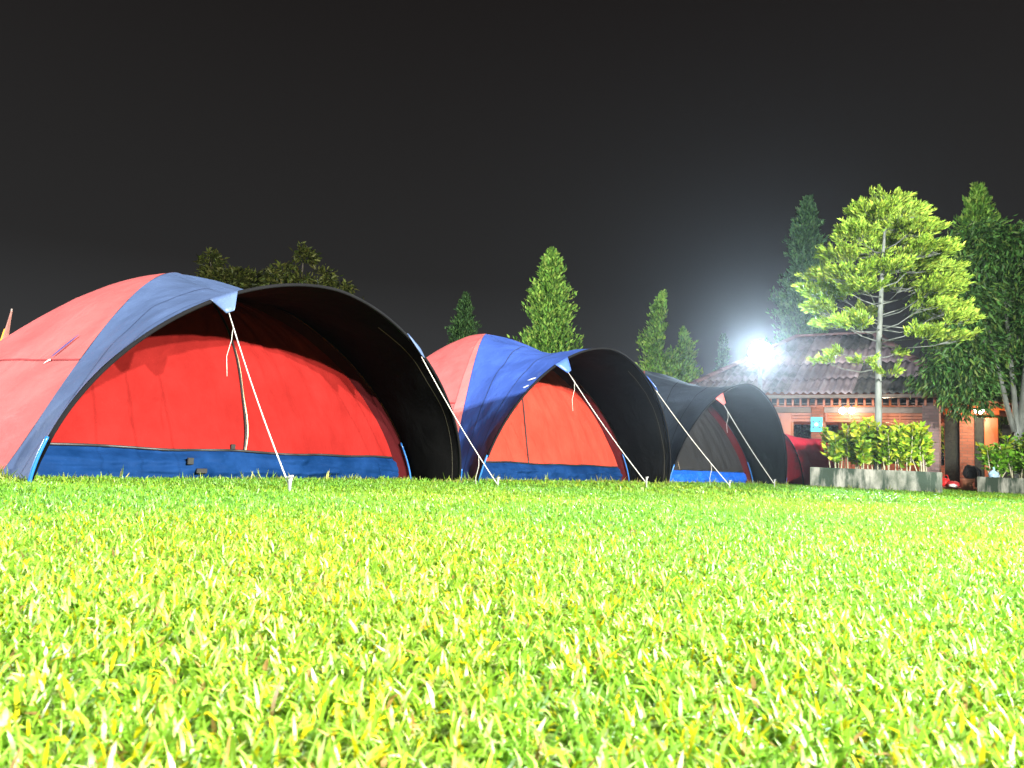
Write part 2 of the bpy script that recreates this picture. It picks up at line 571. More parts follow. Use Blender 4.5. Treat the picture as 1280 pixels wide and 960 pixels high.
    aend = PI / 2 * 0.9
    tube('zip', [on_inner(a0 + (aend - a0) * i / 40, zip_w, 0.006) for i in range(41)], 0.011, M['tag_black'], t, 6)
    if mats.get('flap'):
        grid('zip_flap', lambda a, w: on_inner(a, w, 0.008), 40, 2, mats['flap'], t, a0, aend, zip_w + 0.007, zip_w + 0.012)
    tube('zip_base', [tub(-0.985 + 1.97 * i / 60, 0.0) + Vector((0.008, 0, 0.004)) for i in range(61)], 0.012, M['tag_black'], t, 6)
    # inner side walls, seen beyond the door's edge
    for sv in (-1, 1):
        grid('inner_side_wall', lambda a, w: pole(a, 1, sv, k) * (1 - w) + pole(a, -1, sv, k) * w, 24, 4, mats['inner'], t, 0, PI / 2)
        grid('inner_front_return', lambda a, w: pole(a, 1, sv, k) * (1 - w) + pole(a, 1, sv, 0.985) * w, 24, 2, mats['inner'], t, 0, PI / 2)
        # the dome pole beside the door, bare near the ground
        tube('dome_pole', [pole(0.34 * i / 10, 1, sv, 0.97) + Vector((0.05, 0, 0)) for i in range(11)], 0.010, M['pole_blue'], t, 8)
    # small dark tags on the groundsheet wall and door
    for (w, h, sw, sh) in mats.get('tags', ()):
        P = tub(w, h) + Vector((0.02, 0, 0))
        v, f = box_vf(P.x - 0.006, P.x + 0.012, P.y - sw, P.y + sw, P.z - sh, P.z + sh, 0.004)
        fix_normals(mesh('toggle_patch', v, f, M['tag_black'], t))
    # guy ropes with tabs
    for sg, stake in stakes:
        sp = (PHI / PI * 2 - 1) if sg < 0 else (1 - PHI / PI * 2)
        p0 = B(sp)
        g = local(stake)
        d = (g - p0).normalized()
        e0, e1 = B(sp - 0.036), B(sp + 0.036)
        tip = p0 + d * 0.17
        tb = []
        for i in range(5):
            w = i / 4
            wid = 1 - 0.72 * w
            mid = p0 + (tip - p0) * w
            for j in range(4):
                x = j / 3 - 0.5
                tb.append(mid + (e1 - e0) * x * wid + Vector((0.014 + 0.012 * math.sin(PI * w) * math.cos(PI * x), 0, 0)))
        fc = [(i * 4 + j, i * 4 + j + 1, (i + 1) * 4 + j + 1, (i + 1) * 4 + j) for i in range(4) for j in range(3)]
        tab = mesh('guy_tab', tb, fc, mats['tab'], t, smooth=True)
        sm = tab.modifiers.new('thickness', 'SOLIDIFY'); sm.thickness = 0.012
        path = [tip + (g - tip) * (i / 12) - Vector((0, 0, 0.035 * math.sin(PI * i / 12))) for i in range(13)]
        rope = tube('guy_rope', path, 0.0050 * D['H'] / 2, M['rope'], t, 6)
        # slider and loose end
        q = path[1 if sg < 0 else 9]
        tail = [q, q + Vector((0.02, -0.02, -0.10)), q + Vector((0.0, -0.035, -0.22)), q + Vector((0.015, -0.03, -0.36))]
        tube('rope_tail', tail, 0.0028, M['rope'], rope, 5)
        # peg
        up = Vector((0, 0, 1))
        pv, pf = join_vf([tube_vf([g + Vector((0, 0, -0.12)), g + Vector((0, 0, 0.03)), g + Vector((0.004, 0, 0.075))], [0.008, 0.011, 0.014], 8),
                          tube_vf([g + Vector((0, -0.022, 0.060)), g + Vector((0.02, 0, 0.072)), g + Vector((0, 0.022, 0.060))], 0.008, 6)])
        mesh('peg', pv, pf, M['peg'], rope, smooth=True)
    # printed marks
    if logo == 'side':
        def strip(name, a_c, w_c, da, dw, wid, mat, bend=0.0, n=14, off=0.012):
            V, F = [], []
            for i in range(n + 1):
                x = i / n - 0.5
                ww = wid * math.sin(PI * (0.06 + 0.88 * i / n)) ** 0.8
                for sgn in (-1, 1):
                    V.append(side(a_c + da * x + bend * (x * x) + sgn * ww, w_c + dw * x, 1, -1, -1, -1, off))
            F = [(2 * i, 2 * i + 1, 2 * i + 3, 2 * i + 2) for i in range(n)]
            return mesh(name, V, F, mat, left)
        strip('logo_print', 0.855, 0.19, 0.095, -0.055, 0.021, M['print_navy'])
        strip('logo_print', 0.790, 0.216, 0.012, -0.03, 0.005, M['print_white'], bend=-0.03)
    elif logo == 'front':
        for (s0, w0, ds, dw, wd) in ((-0.488, 0.92, 0.009, 0.10, 0.005), (-0.533, 0.935, 0.009, 0.07, 0.005), (-0.456, 0.955, 0.026, -0.01, 0.002)):
            V = []
            for i in range(9):
                x = i / 8 - 0.5
                for sgn in (-1, 1):
                    V.append(loft(s0 + ds * x + sgn * wd * math.sin(PI * (0.1 + 0.8 * i / 8)), w0 + dw * x, 0.010))
            mesh('logo_print', V, [(2 * i, 2 * i + 1, 2 * i + 3, 2 * i + 2) for i in range(8)], M['print_white'], front)
    elif logo == 'red_ridge':
        grid('ridge_trim', lambda a, w: side(a, w, 1, -1, -1, -1, 0.007), 16, 2, M['fly_red'], t, PI / 2 * 0.80, PI / 2 * 0.99, 0.0, 0.16)
    return t

T1 = dome_tent('big red and blue dome tent with a deep red door, nearest of the row', (-3.3244, 7.6948, 0), -0.5426, H1,
    dict(side_seam=M['seam_red'], front_seam=M['seam_blue'], front=M['fly_blue'], side=M['fly_red'], lining=M['lining'], door=M['door_red'], tub=M['tub_blue'], inner=M['inner_shaded'], tab=M['fly_blue'], seam=M['seam'], flap=M['beige'],
         tags=((-0.40, 0.35, 0.028, 0.028), (-0.33, 0.68, 0.05, 0.02), (-0.17, -0.14, 0.022, 0.022))),
    -0.10, ((-1, at(362, 609, 5.02)), (1, at(622, 606, 7.9))), 'side', 1)
T2 = dome_tent('red and royal blue dome tent with a coral door, second in the row', (-0.4088, 11.8154, 0), -0.6588, H2,
    dict(side_seam=M['seam_red'], front_seam=M['seam_blue'], front=M['fly_royal'], side=M['fly_red'], lining=M['lining'], door=M['door_coral'], tub=M['tub_blue'], inner=M['inner_shaded'], tab=M['fly_royal'], seam=M['seam'], strip=M['fly_red_pale']),
    -0.28, ((-1, at(808, 604, 9.3)), (1, at(912, 607, 11.4))), 'front', 2)
T3 = dome_tent('dark slate dome tent with a grey mesh door and bright blue base', (2.6221, 15.50, 0), -0.7168, H2,
    dict(side_seam=M['piping'], front_seam=M['piping'], front=M['fly_slate'], side=M['fly_slate'], lining=M['lining_slate'], door=M['door_grey'], tub=M['tub_bright'], inner=M['inner_shaded'], tab=M['fly_red'], seam=M['piping'], flap=M['beige']),
    -0.42, ((-1, at(968, 605, 13.2)),), 'red_ridge', 3)

# ------------------------------------------------------------------ small red tent behind the row
def small_tent():
    base = gpt(973, 18.4)
    yaw = -2.75
    t = thing('small_tent', 'small crimson tent squeezed between the dark tent and the concrete planter', 'tent', base, yaw)
    W, Hh, Ln = 0.82, 1.24, 1.15
    def arch(a, x, k=1.0):
        return Vector((x, -W * k * math.cos(a), Hh * k * math.sin(a) ** 0.9))
    def body(a, w):
        # from the front arch to a lower back, slightly sunk between
        k = 1 - 0.10 * w - 0.05 * math.sin(PI * w)
        P = arch(a, 0.0 - Ln * w + 0.16 * math.sin(a) * (1 - w), k)
        P.z = max(0, P.z + 0.012 * noise.noise(P * 4))
        return P
    grid('fly', body, 40, 14, M['small_red'], t, 0.0, PI, 0, 1)
    def back(a, w):
        p = body(a, 1.0)
        P = p * (1 - w) + Vector((-Ln - 0.75, 0, 0.02)) * w
        P.z = max(0, P.z * (1 + 0.1 * math.sin(PI * w)))
        return P
    grid('back_panel', back, 40, 8, M['small_red'], t, 0, PI, 0, 1)
    grid('door', lambda a, w: Vector((0.13 * math.sin(a) * w + 0.01, -W * 0.97 * math.cos(a) * w, 0.97 * Hh * math.sin(a) ** 0.9 * w)), 40, 8, M['small_dark'], t, 0, PI, 0.02, 1)
    tube('arch_pole', [arch(PI * i / 40, 0.02 + 0.16 * math.sin(PI * i / 40), 1.01) for i in range(41)], 0.014, M['piping'], t, 8)
    tube('zip', [Vector((0.05 + 0.10 * i / 10, -0.1 + 0.12 * math.sin(i * 0.25), 0.1 + 0.95 * i / 10)) for i in range(11)], 0.010, M['rope'], t, 6)
    # side flap on the right, pegged out
    V = [(-0.25, 0.66, 0.62), (-0.55, 0.92, 0.02), (-1.0, 0.76, 0.55), (-1.05, 1.12, 0.02)]
    o = mesh('side_flap', V, [(0, 1, 3, 2)], M['small_red'], t)
    m = o.modifiers.new('thickness', 'SOLIDIFY'); m.thickness = 0.01
    return t
small_tent()

# ------------------------------------------------------------------ furled flag at the left edge
def furled_flag():
    y = 10.5
    top = at(15, 386, y)
    base = Vector((top.x - 0.28, y, 0))
    t = thing('furled_flag', 'furled orange and cream flag on a slim pole behind the nearest tent', 'flag', base)
    tp = top - base
    tube('pole', [(0, 0, 0), tp * 0.5, tp], [0.02, 0.016, 0.010], plain('flag_pole', (0.25, 0.2, 0.18), rough=0.5), t, 8)
    m1 = fabric('flag_orange', (0.75, 0.28, 0.03), rough=0.7)
    m2 = fabric('flag_cream', (0.80, 0.72, 0.50), rough=0.7)
    m3 = fabric('flag_maroon', (0.28, 0.12, 0.10), rough=0.7)
    def fold(name, mat, z0, z1, ph, wid, off):
        def fn(u, w):
            z = z0 + (z1 - z0) * u
            r = wid * (0.12 + 0.88 * (1 - (z - 0.9) / (tp.z - 0.9)))
            a = w * 2 * PI
            rr = r * (1 + 0.28 * math.sin(3 * a + ph) + 0.12 * math.sin(5 * a + u * 4))
            cx = tp.x * z / tp.z
            return (cx + off * r + rr * math.cos(a), rr * math.sin(a) * 0.8, z)
        o = grid(name, fn, 18, 24, mat, t)
    fold('cloth_fold', m1, 0.9, tp.z * 0.86, 0.3, 0.075, -0.5)
    fold('cloth_fold', m2, 0.95, tp.z * 0.80, 1.4, 0.052, 0.8)
    fold('cloth_tip', m3, tp.z * 0.78, tp.z * 0.985, 0.8, 0.075, 0.1)
furled_flag()

# ------------------------------------------------------------------ foliage tools
rng = np.random.default_rng(11)
M['leaf'] = leaf_mat('leaf', 0.38, 0.45, 0.4)
M['needle'] = leaf_mat('needle', 0.25, 0.6, 0.25)
M['bark'] = plain('bark_grey', (0.16, 0.13, 0.10), (0.26, 0.23, 0.19), scale=14, rough=0.9, bump=0.6, bdist=0.02)
M['bark_pale'] = plain('bark_pale', (0.11, 0.125, 0.115), (0.20, 0.22, 0.205), scale=10, rough=0.8, bump=0.3, stretch=(1, 1, 0.3))
M['stem'] = plain('stem_pale', (0.30, 0.29, 0.19), (0.44, 0.43, 0.30), scale=10, rough=0.8)

def unit(a):
    return a / np.maximum(np.linalg.norm(a, axis=1, keepdims=True), 1e-9)

def leaves(name, P, D, length, width, cols, mat, parent, fold=0.25, shape='leaf'):
    """one folded diamond leaf for each point: P base (n,3), D direction (n,3)"""
    n = len(P)
    D = unit(D)
    ref = rng.normal(size=(n, 3))
    S = unit(np.cross(D, ref))
    N = np.cross(S, D)
    L = np.asarray(length).reshape(-1, 1) * np.ones((n, 1))
    W = np.asarray(width).reshape(-1, 1) * np.ones((n, 1))
    mid = P + D * L * 0.45
    v0 = P
    v1 = mid + S * W * 0.5 + N * W * fold
    v2 = P + D * L - N * L * 0.08
    v3 = mid - S * W * 0.5 + N * W * fold
    V = np.stack([v0, v1, v2, v3], axis=1).reshape(-1, 3)
    idx = np.arange(n)[:, None] * 4
    T = np.concatenate([idx + np.array([[0, 1, 2]]), idx + np.array([[0, 2, 3]])], axis=1).ravel()
    cc = np.repeat(np.concatenate([cols, np.ones((n, 1))], axis=1), 4, axis=0)
    return fast_mesh(name, V, 3, T, mat, parent, cc)

def pal(n, colours, weights=None, jitter=0.18):
    c = np.array(colours)
    k = rng.choice(len(c), size=n, p=weights)
    out = c[k] * (1 + rng.normal(0, jitter, size=(n, 1))) * (1 + rng.normal(0, jitter * 0.35, size=(n, 3)))
    return np.clip(out, 0.003, 0.9)

# ------------------------------------------------------------------ conifers behind the lawn
def conifer(label, px, y, top_py, width_px, colours, tips=1, dens=1.0, lean=0.0, seed=0):
    base = gpt(px, y)
    top = at(px, top_py, y)
    Ht = top.z
    Rm = width_px / FPX * y / 2 * 1.36
    t = thing('conifer_tree', label, 'tree', base, 0, 'conifers behind the camp')
    tube('trunk', [(0, 0, 0), (0, 0, Ht * 0.5), (lean * 0.5, 0, Ht * 0.97)], [0.03 * Ht * 0.45, 0.018 * Ht * 0.45, 0.006], M['bark'], t, 8)
    nb = int(640 * dens)
    P, D, Ls = [], [], []
    lim = []
    for i in range(nb):
        h = (i + 0.5) / nb
        h = 0.06 + 0.94 * (1 - (1 - h) ** 0.9)
        prof = min(1.0, 1.25 * (1 - h) ** 0.58) * (0.84 + 0.16 * math.sin(h * 26 + seed)) if h < 0.89 else 0.32 * (1.015 - h) / 0.125
        az = i * 2.39996 + random.uniform(-0.35, 0.35)
        ln = Rm * max(0.06, prof) * random.uniform(0.58, 1.18)
        if random.random() < 0.03:
            ln *= 1.18
        z0 = h * Ht * 0.985
        cx = lean * h
        if tips == 2 and h > 0.62 and math.cos(az) > 0.0:
            cx += 0.55 * Rm; z0 -= 0.20 * Ht
        rise = ln * random.uniform(0.35, 0.8)
        d = Vector((math.cos(az) * ln, math.sin(az) * ln, rise))
        m = 36
        for k in range(m):
            f = (0.25 + 0.75 * (k + random.random()) / m)
            p = Vector((cx, 0, z0)) + d * f + Vector((0, 0, -0.25 * rise * (1 - f)))
            sp = 0.10 * ln + 0.035
            P.append((p.x + random.gauss(0, sp * 0.6), p.y + random.gauss(0, sp * 0.6), p.z + random.gauss(0, sp * 0.5)))
            D.append((d.x + random.gauss(0, ln * 0.7 + 0.02), d.y + random.gauss(0, ln * 0.7 + 0.02), d.z + ln * 0.3 + abs(random.gauss(0, ln * 0.6)) + 0.06))
            Ls.append(random.uniform(0.08, 0.18) * (0.7 + 0.4 * Rm))
        if i % 40 == 0:
            lim.append(tube_vf([Vector((cx, 0, z0 - 0.25 * rise)), Vector((cx, 0, z0)) + d * 0.8], [0.02, 0.006], 4))
    P, D = np.array(P), np.array(D)
    P[:, 2] = np.maximum(P[:, 2], 0.05)
    Ls = np.array(Ls)
    cols = pal(len(P), colours)
    for v, f in lim:
        mesh('limb', v, f, M['bark'], t)
    leaves('crown', P, D, Ls, Ls * 0.42, cols, M['needle'], t)
    return t

G_mid = [(0.20, 0.42, 0.07), (0.30, 0.54, 0.09), (0.10, 0.22, 0.04), (0.42, 0.62, 0.12)]
G_dark = [(0.07, 0.15, 0.05), (0.10, 0.21, 0.06), (0.04, 0.09, 0.035)]
G_blue = [(0.12, 0.26, 0.12), (0.17, 0.34, 0.14), (0.06, 0.14, 0.07)]
conifer('small dark conifer left of the second tent\'s peak', 571, 34, 366, 46, G_dark, seed=1, dens=0.8)
conifer('leafy pointed conifer standing right above the second tent', 679, 31, 310, 74, G_mid, seed=2)
conifer('conifer with a forked crown between the second tent and the floodlight', 824, 31, 364, 62, G_mid, tips=2, seed=3)
conifer('thin little conifer just left of the floodlight glare', 901, 36, 417, 26, G_blue, seed=4, dens=0.6)
conifer('tall slender conifer right of the floodlight, behind the pavilion', 994, 34, 243, 70, G_blue, lean=0.45, seed=5, dens=1.2)
conifer('tall dark conifer rising behind the tree at the right edge', 1226, 27, 229, 86, G_mid, seed=6, dens=1.2)

# ------------------------------------------------------------------ broadleaf trees
def crown_tree(name, label, base, limbs, blobs, n_leaf, leaf_len, colours, bark, trunk_r, droop=0.5, group=None, wfac=0.36):
    """limbs: polylines (local) with end radii; blobs: (centre, radii) the foliage fills"""
    t = thing(name, label, 'tree', base, 0, group)
    for i, (path, r0, r1) in enumerate(limbs):
        n = len(path)
        tube('trunk' if i == 0 else 'limb', path, [r0 + (r1 - r0) * j / (n - 1) for j in range(n)], bark, t, 10)
    vol = np.array([b[1][0] * b[1][1] * b[1][2] for b in blobs]) ** 0.75
    vol = vol / vol.sum()
    Ps, Ds = [], []
    for (c, r), wv in zip(blobs, vol):
        m = max(30, int(n_leaf * wv))
        ncl = max(8, m // 42)
        u = unit(rng.normal(size=(ncl, 3)))
        rad = rng.uniform(0.35, 1.0, size=(ncl, 1)) ** 0.5
        cl = u * rad * np.array(r) + np.array(c)
        pick = rng.integers(0, ncl, size=m)
        cs = 0.13 * (r[0] * r[1] * r[2]) ** (1 / 3) + 0.06
        p = cl[pick] + rng.normal(size=(m, 3)) * cs * np.array([1, 1, 0.8])
        d = unit(p - np.array(c)) * 0.8 + rng.normal(size=(m, 3)) * 0.6 + np.array([0, 0, -droop])
        Ps.append(p); Ds.append(d)
    P, D = np.concatenate(Ps), np.concatenate(Ds)
    Ls = leaf_len * rng.uniform(0.6, 1.3, size=len(P))
    leaves('crown', P, D, Ls, Ls * wfac, pal(len(P), colours), M['leaf'], t)
    return t

# big tree at the right edge with drooping dark leaves
rb = gpt(1273, 20.5)
def rloc(px, py, dy=0.0):
    return at(px, py, 20.5 + dy) - rb
limbs = [([Vector((0, 0, 0)), rloc(1272, 540), rloc(1268, 500, .1), rloc(1262, 440, .2), rloc(1255, 360, .3)], 0.10, 0.04),
         ([rloc(1268, 540), rloc(1258, 505), rloc(1249, 465), rloc(1238, 420), rloc(1222, 370, .2)], 0.075, 0.03),
         ([rloc(1274, 560), rloc(1280, 490), rloc(1286, 420), rloc(1300, 340)], 0.11, 0.04),
         ([rloc(1245, 440), rloc(1215, 415, -.3), rloc(1190, 420, -.5)], 0.05, 0.015)]
blobs = []
for (px, py, rx, rz, dy) in ((1215, 320, 52, 42, 0.3), (1262, 318, 42, 40, 0), (1300, 345, 45, 55, 0), (1195, 385, 42, 42, -.2), (1240, 385, 48, 40, .6), (1285, 410, 45, 45, .2), (1335, 390, 45, 60, .3),
                             (1180, 445, 26, 34, -.3), (1212, 448, 34, 38, -.5), (1240, 470, 20, 25, .8), (1195, 480, 26, 24, -.4), (1217, 500, 13, 22, -.5), (1300, 460, 36, 36, 0.3), (1165, 470, 14, 18, -.2), (1340, 450, 40, 40, .3)):
    c = rloc(px, py, dy)
    blobs.append((tuple(c), (rx / FPX * 20.5, 0.9, rz / FPX * 20.5)))
crown_tree('drooping_tree', 'big dark green tree with drooping leaves and pale forked trunk, right edge', rb, limbs, blobs, 23000, 0.20,
           [(0.05, 0.13, 0.03), (0.08, 0.20, 0.045), (0.03, 0.075, 0.02), (0.11, 0.26, 0.06), (0.15, 0.24, 0.05)], M['bark_pale'], 0.16, droop=1.0, wfac=0.27)

# two dim trees far behind the nearest tent
def far_tree(label, px, y, spots, colours):
    base = gpt(px, y)
    L_ = [([Vector((0, 0, 0)), Vector((0.1, 0, 2.0)), at(px, 420, y) - base, at(spots[0][0], spots[0][1], y) - base], 0.2, 0.03)]
    bl = []
    for (sx_, sy_, rx, rz) in spots:
        bl.append((tuple(at(sx_, sy_, y) - base), (rx / FPX * y, rx / FPX * y * 0.9, rz / FPX * y)))
        L_.append(([at(px, 430, y) - base, at((px + sx_) / 2, (430 + sy_) / 2 + 8, y) - base, at(sx_, sy_ + 4, y) - base], 0.08, 0.02))
    crown_tree('broadleaf_tree', label, base, L_, bl, 7000, 0.30, colours, M['bark'], 0.2, droop=0.2, group='dim trees far behind the nearest tent')
OLV = [(0.10, 0.125, 0.022), (0.16, 0.18, 0.035), (0.06, 0.08, 0.02), (0.22, 0.24, 0.06)]
far_tree('dim olive tree with ragged crown behind the nearest tent\'s hood', 370, 40, ((379, 326, 16, 13), (352, 345, 22, 12), (398, 350, 20, 11), (425, 357, 12, 8), (375, 370, 55, 22), (415, 385, 40, 20)), OLV)
far_tree('small dim tree peeping over the nearest tent\'s peak', 285, 42, ((263, 328, 11, 12), (300, 346, 14, 9), (320, 350, 12, 8), (285, 365, 45, 20)), OLV)

# ------------------------------------------------------------------ planters
M['concrete'] = None
def concrete():
    m, n, l, b = new_mat('weathered_concrete')
    c, f = noise_mix(n, l, (0.10, 0.115, 0.09), (0.30, 0.30, 0.265), 3.0, detail=8, stretch=(1.0, 1.0, 0.6), lo=0.40, hi=0.60)
    c2, f2 = noise_mix(n, l, (0.0, 0.0, 0.0), (1.0, 1.0, 1.0), 4.2, detail=6, stretch=(1.0, 1.0, 0.22), lo=0.44, hi=0.56)
    dk = n.new('ShaderNodeRGB'); dk.outputs[0].default_value = (0.022, 0.040, 0.026, 1)   # algae streaks
    mx = n.new('ShaderNodeMixRGB')
    l.new(c2, mx.inputs[0]); l.new(c, mx.inputs[1]); l.new(dk.outputs[0], mx.inputs[2])
    l.new(mx.outputs[0], b.inputs['Base Color'])
    b.inputs['Roughness'].default_value = 0.9
    _, fb = noise_mix(n, l, (0, 0, 0), (1, 1, 1), 22, detail=8)
    add_bump(n, l, b, fb, 0.5, 0.012)
    return m
M['concrete'] = concrete()
M['earth'] = plain('earth', (0.05, 0.035, 0.02), (0.10, 0.07, 0.04), scale=12, rough=1.0, bump=0.8, bdist=0.03)

def planter(label, p_left, p_right, depth, h):
    pl_, pr_ = Vector(p_left), Vector(p_right)
    e = (pr_ - pl_); W = e.length
    rz = math.atan2(e.y, e.x)
    t = thing('concrete_planter', label, 'planter', pl_, rz, 'concrete planters')
    th = 0.11
    box('wall', 0, W, 0, th, -0.05, h, M['concrete'], t, 0.012)
    box('wall', 0, W, depth - th, depth, -0.05, h, M['concrete'], t, 0.012)
    box('wall', 0.003, th, th + 0.002, depth - th - 0.002, -0.05, h - 0.003, M['concrete'], t, 0.012)
    box('wall', W - th, W - 0.003, th + 0.002, depth - th - 0.002, -0.05, h - 0.003, M['concrete'], t, 0.012)
    V = []
    nx, ny = 16, 8
    for i in range(nx + 1):
        for j in range(ny + 1):
            x = th - 0.02 + (W - 2 * th + 0.04) * i / nx; y = th - 0.02 + (depth - 2 * th + 0.04) * j / ny
            V.append((x, y, h - 0.06 + 0.03 * noise.noise(Vector((x * 3, y * 3, 0)))))
    F = [(i * (ny + 1) + j, (i + 1) * (ny + 1) + j, (i + 1) * (ny + 1) + j + 1, i * (ny + 1) + j + 1) for i in range(nx) for j in range(ny)]
    mesh('soil', V, F, M['earth'], t, smooth=True)
    return t, e.normalized(), Vector((-e.y, e.x, 0)).normalized()

PA, PB = gpt(1012, 16.0), gpt(1178, 14.9)
plA, eA, nA = planter('long weathered concrete planter in front of the pavilion', PA, PB, 1.3, 0.41)
PC, PD = gpt(1221, 18.6), gpt(1340, 17.2)
plB, eB, nB = planter('concrete planter at the right edge under the drooping tree', PC, PD, 1.6, 0.38)

def shrub(label, pos, h, n_stem, n_leaf, spread, colours, group, leaf_len=0.12):
    t = thing('leafy_shrub', label, 'shrub', pos, 0, group)
    st, P, D = [], [], []
    for k in range(n_stem):
        a = random.uniform(0, 2 * PI)
        r = spread * random.uniform(0.1, 0.75)
        top = Vector((math.cos(a) * r, math.sin(a) * r, h * random.uniform(0.58, 1.04)))
        b0 = Vector((math.cos(a) * 0.10, math.sin(a) * 0.10, -0.03))
        mid = b0.lerp(top, 0.5) + Vector((random.gauss(0, 0.03), random.gauss(0, 0.03), 0))
        st.append(tube_vf([b0, mid, top], [0.012, 0.009, 0.004], 5))
        for j in range(n_leaf // n_stem):
            f = 0.26 + 0.74 * random.random() ** 0.62
            q = (b0.lerp(mid, f * 2) if f < 0.5 else mid.lerp(top, f * 2 - 1))
            tuft = 0.04 + 0.055 * random.random()
            ang = random.uniform(0, 2 * PI)
            P.append((q.x + math.cos(ang) * tuft * 0.6, q.y + math.sin(ang) * tuft * 0.6, q.z + random.gauss(0, 0.03)))
            D.append((math.cos(ang) + random.gauss(0, .3), math.sin(ang) + random.gauss(0, .3), random.uniform(-0.1, 1.1)))
    v, f = join_vf(st)
    mesh('stems', v, f, M['stem'], t)
    n = len(P)
    P = np.array(P)
    Ls = leaf_len * rng.uniform(0.7, 1.35, size=n)
    cols = pal(n, colours[0])
    # young leaves at the tips are yellower
    young = (P[:, 2] > h * 0.72) & (rng.random(n) < 0.75)
    cols[young] = pal(int(young.sum()), colours[1])
    leaves('foliage', P, np.array(D), Ls, Ls * 0.55, cols, M['leaf'], t)
    return t
YG = ([(0.24, 0.44, 0.03), (0.32, 0.50, 0.035), (0.14, 0.28, 0.02), (0.46, 0.54, 0.04)], [(0.48, 0.56, 0.03), (0.56, 0.56, 0.04), (0.32, 0.46, 0.03)])
YG2 = ([(0.14, 0.34, 0.02), (0.20, 0.42, 0.03), (0.08, 0.20, 0.02)], [(0.40, 0.44, 0.02), (0.25, 0.36, 0.03), (0.12, 0.26, 0.03)])
names = ['leftmost', 'second', 'third', 'fourth', 'fifth', 'sixth', 'rightmost']
WA = (PB - PA).length
for k in range(7):
    pos = PA + eA * (0.46 + (WA - 0.80) * k / 6 + random.uniform(-0.05, 0.05)) + nA * random.uniform(0.35, 0.6) + Vector((0, 0, 0.35))
    lab = '%s yellow-green shrub in the long concrete planter' % names[k] if k in (0, 6) else '%s yellow-green shrub from the left in the long concrete planter' % names[k]
    shrub(lab, pos, (0.86, 0.98, 0.90, 1.08, 0.94, 1.06, 1.02)[k], 6, 400, 0.30, YG, 'shrubs in the planters', 0.135)
for k in range(4):
    pos = PC + eB * (0.26 + 0.40 * k) + nB * (0.4 + 0.2 * (k % 2)) + Vector((0, 0, 0.32))
    lab = ('leftmost dark green shrub with yellow tips in the right-hand planter', 'second dark green shrub with yellow tips in the right-hand planter',
           'third dark green shrub with yellow tips in the right-hand planter', 'dark green shrub at the cut-off end of the right-hand planter')[k]
    shrub(lab, pos, (0.80, 1.0, 1.02, 1.0)[k], 10, 620, 0.40, YG2, 'shrubs in the planters', 0.125)

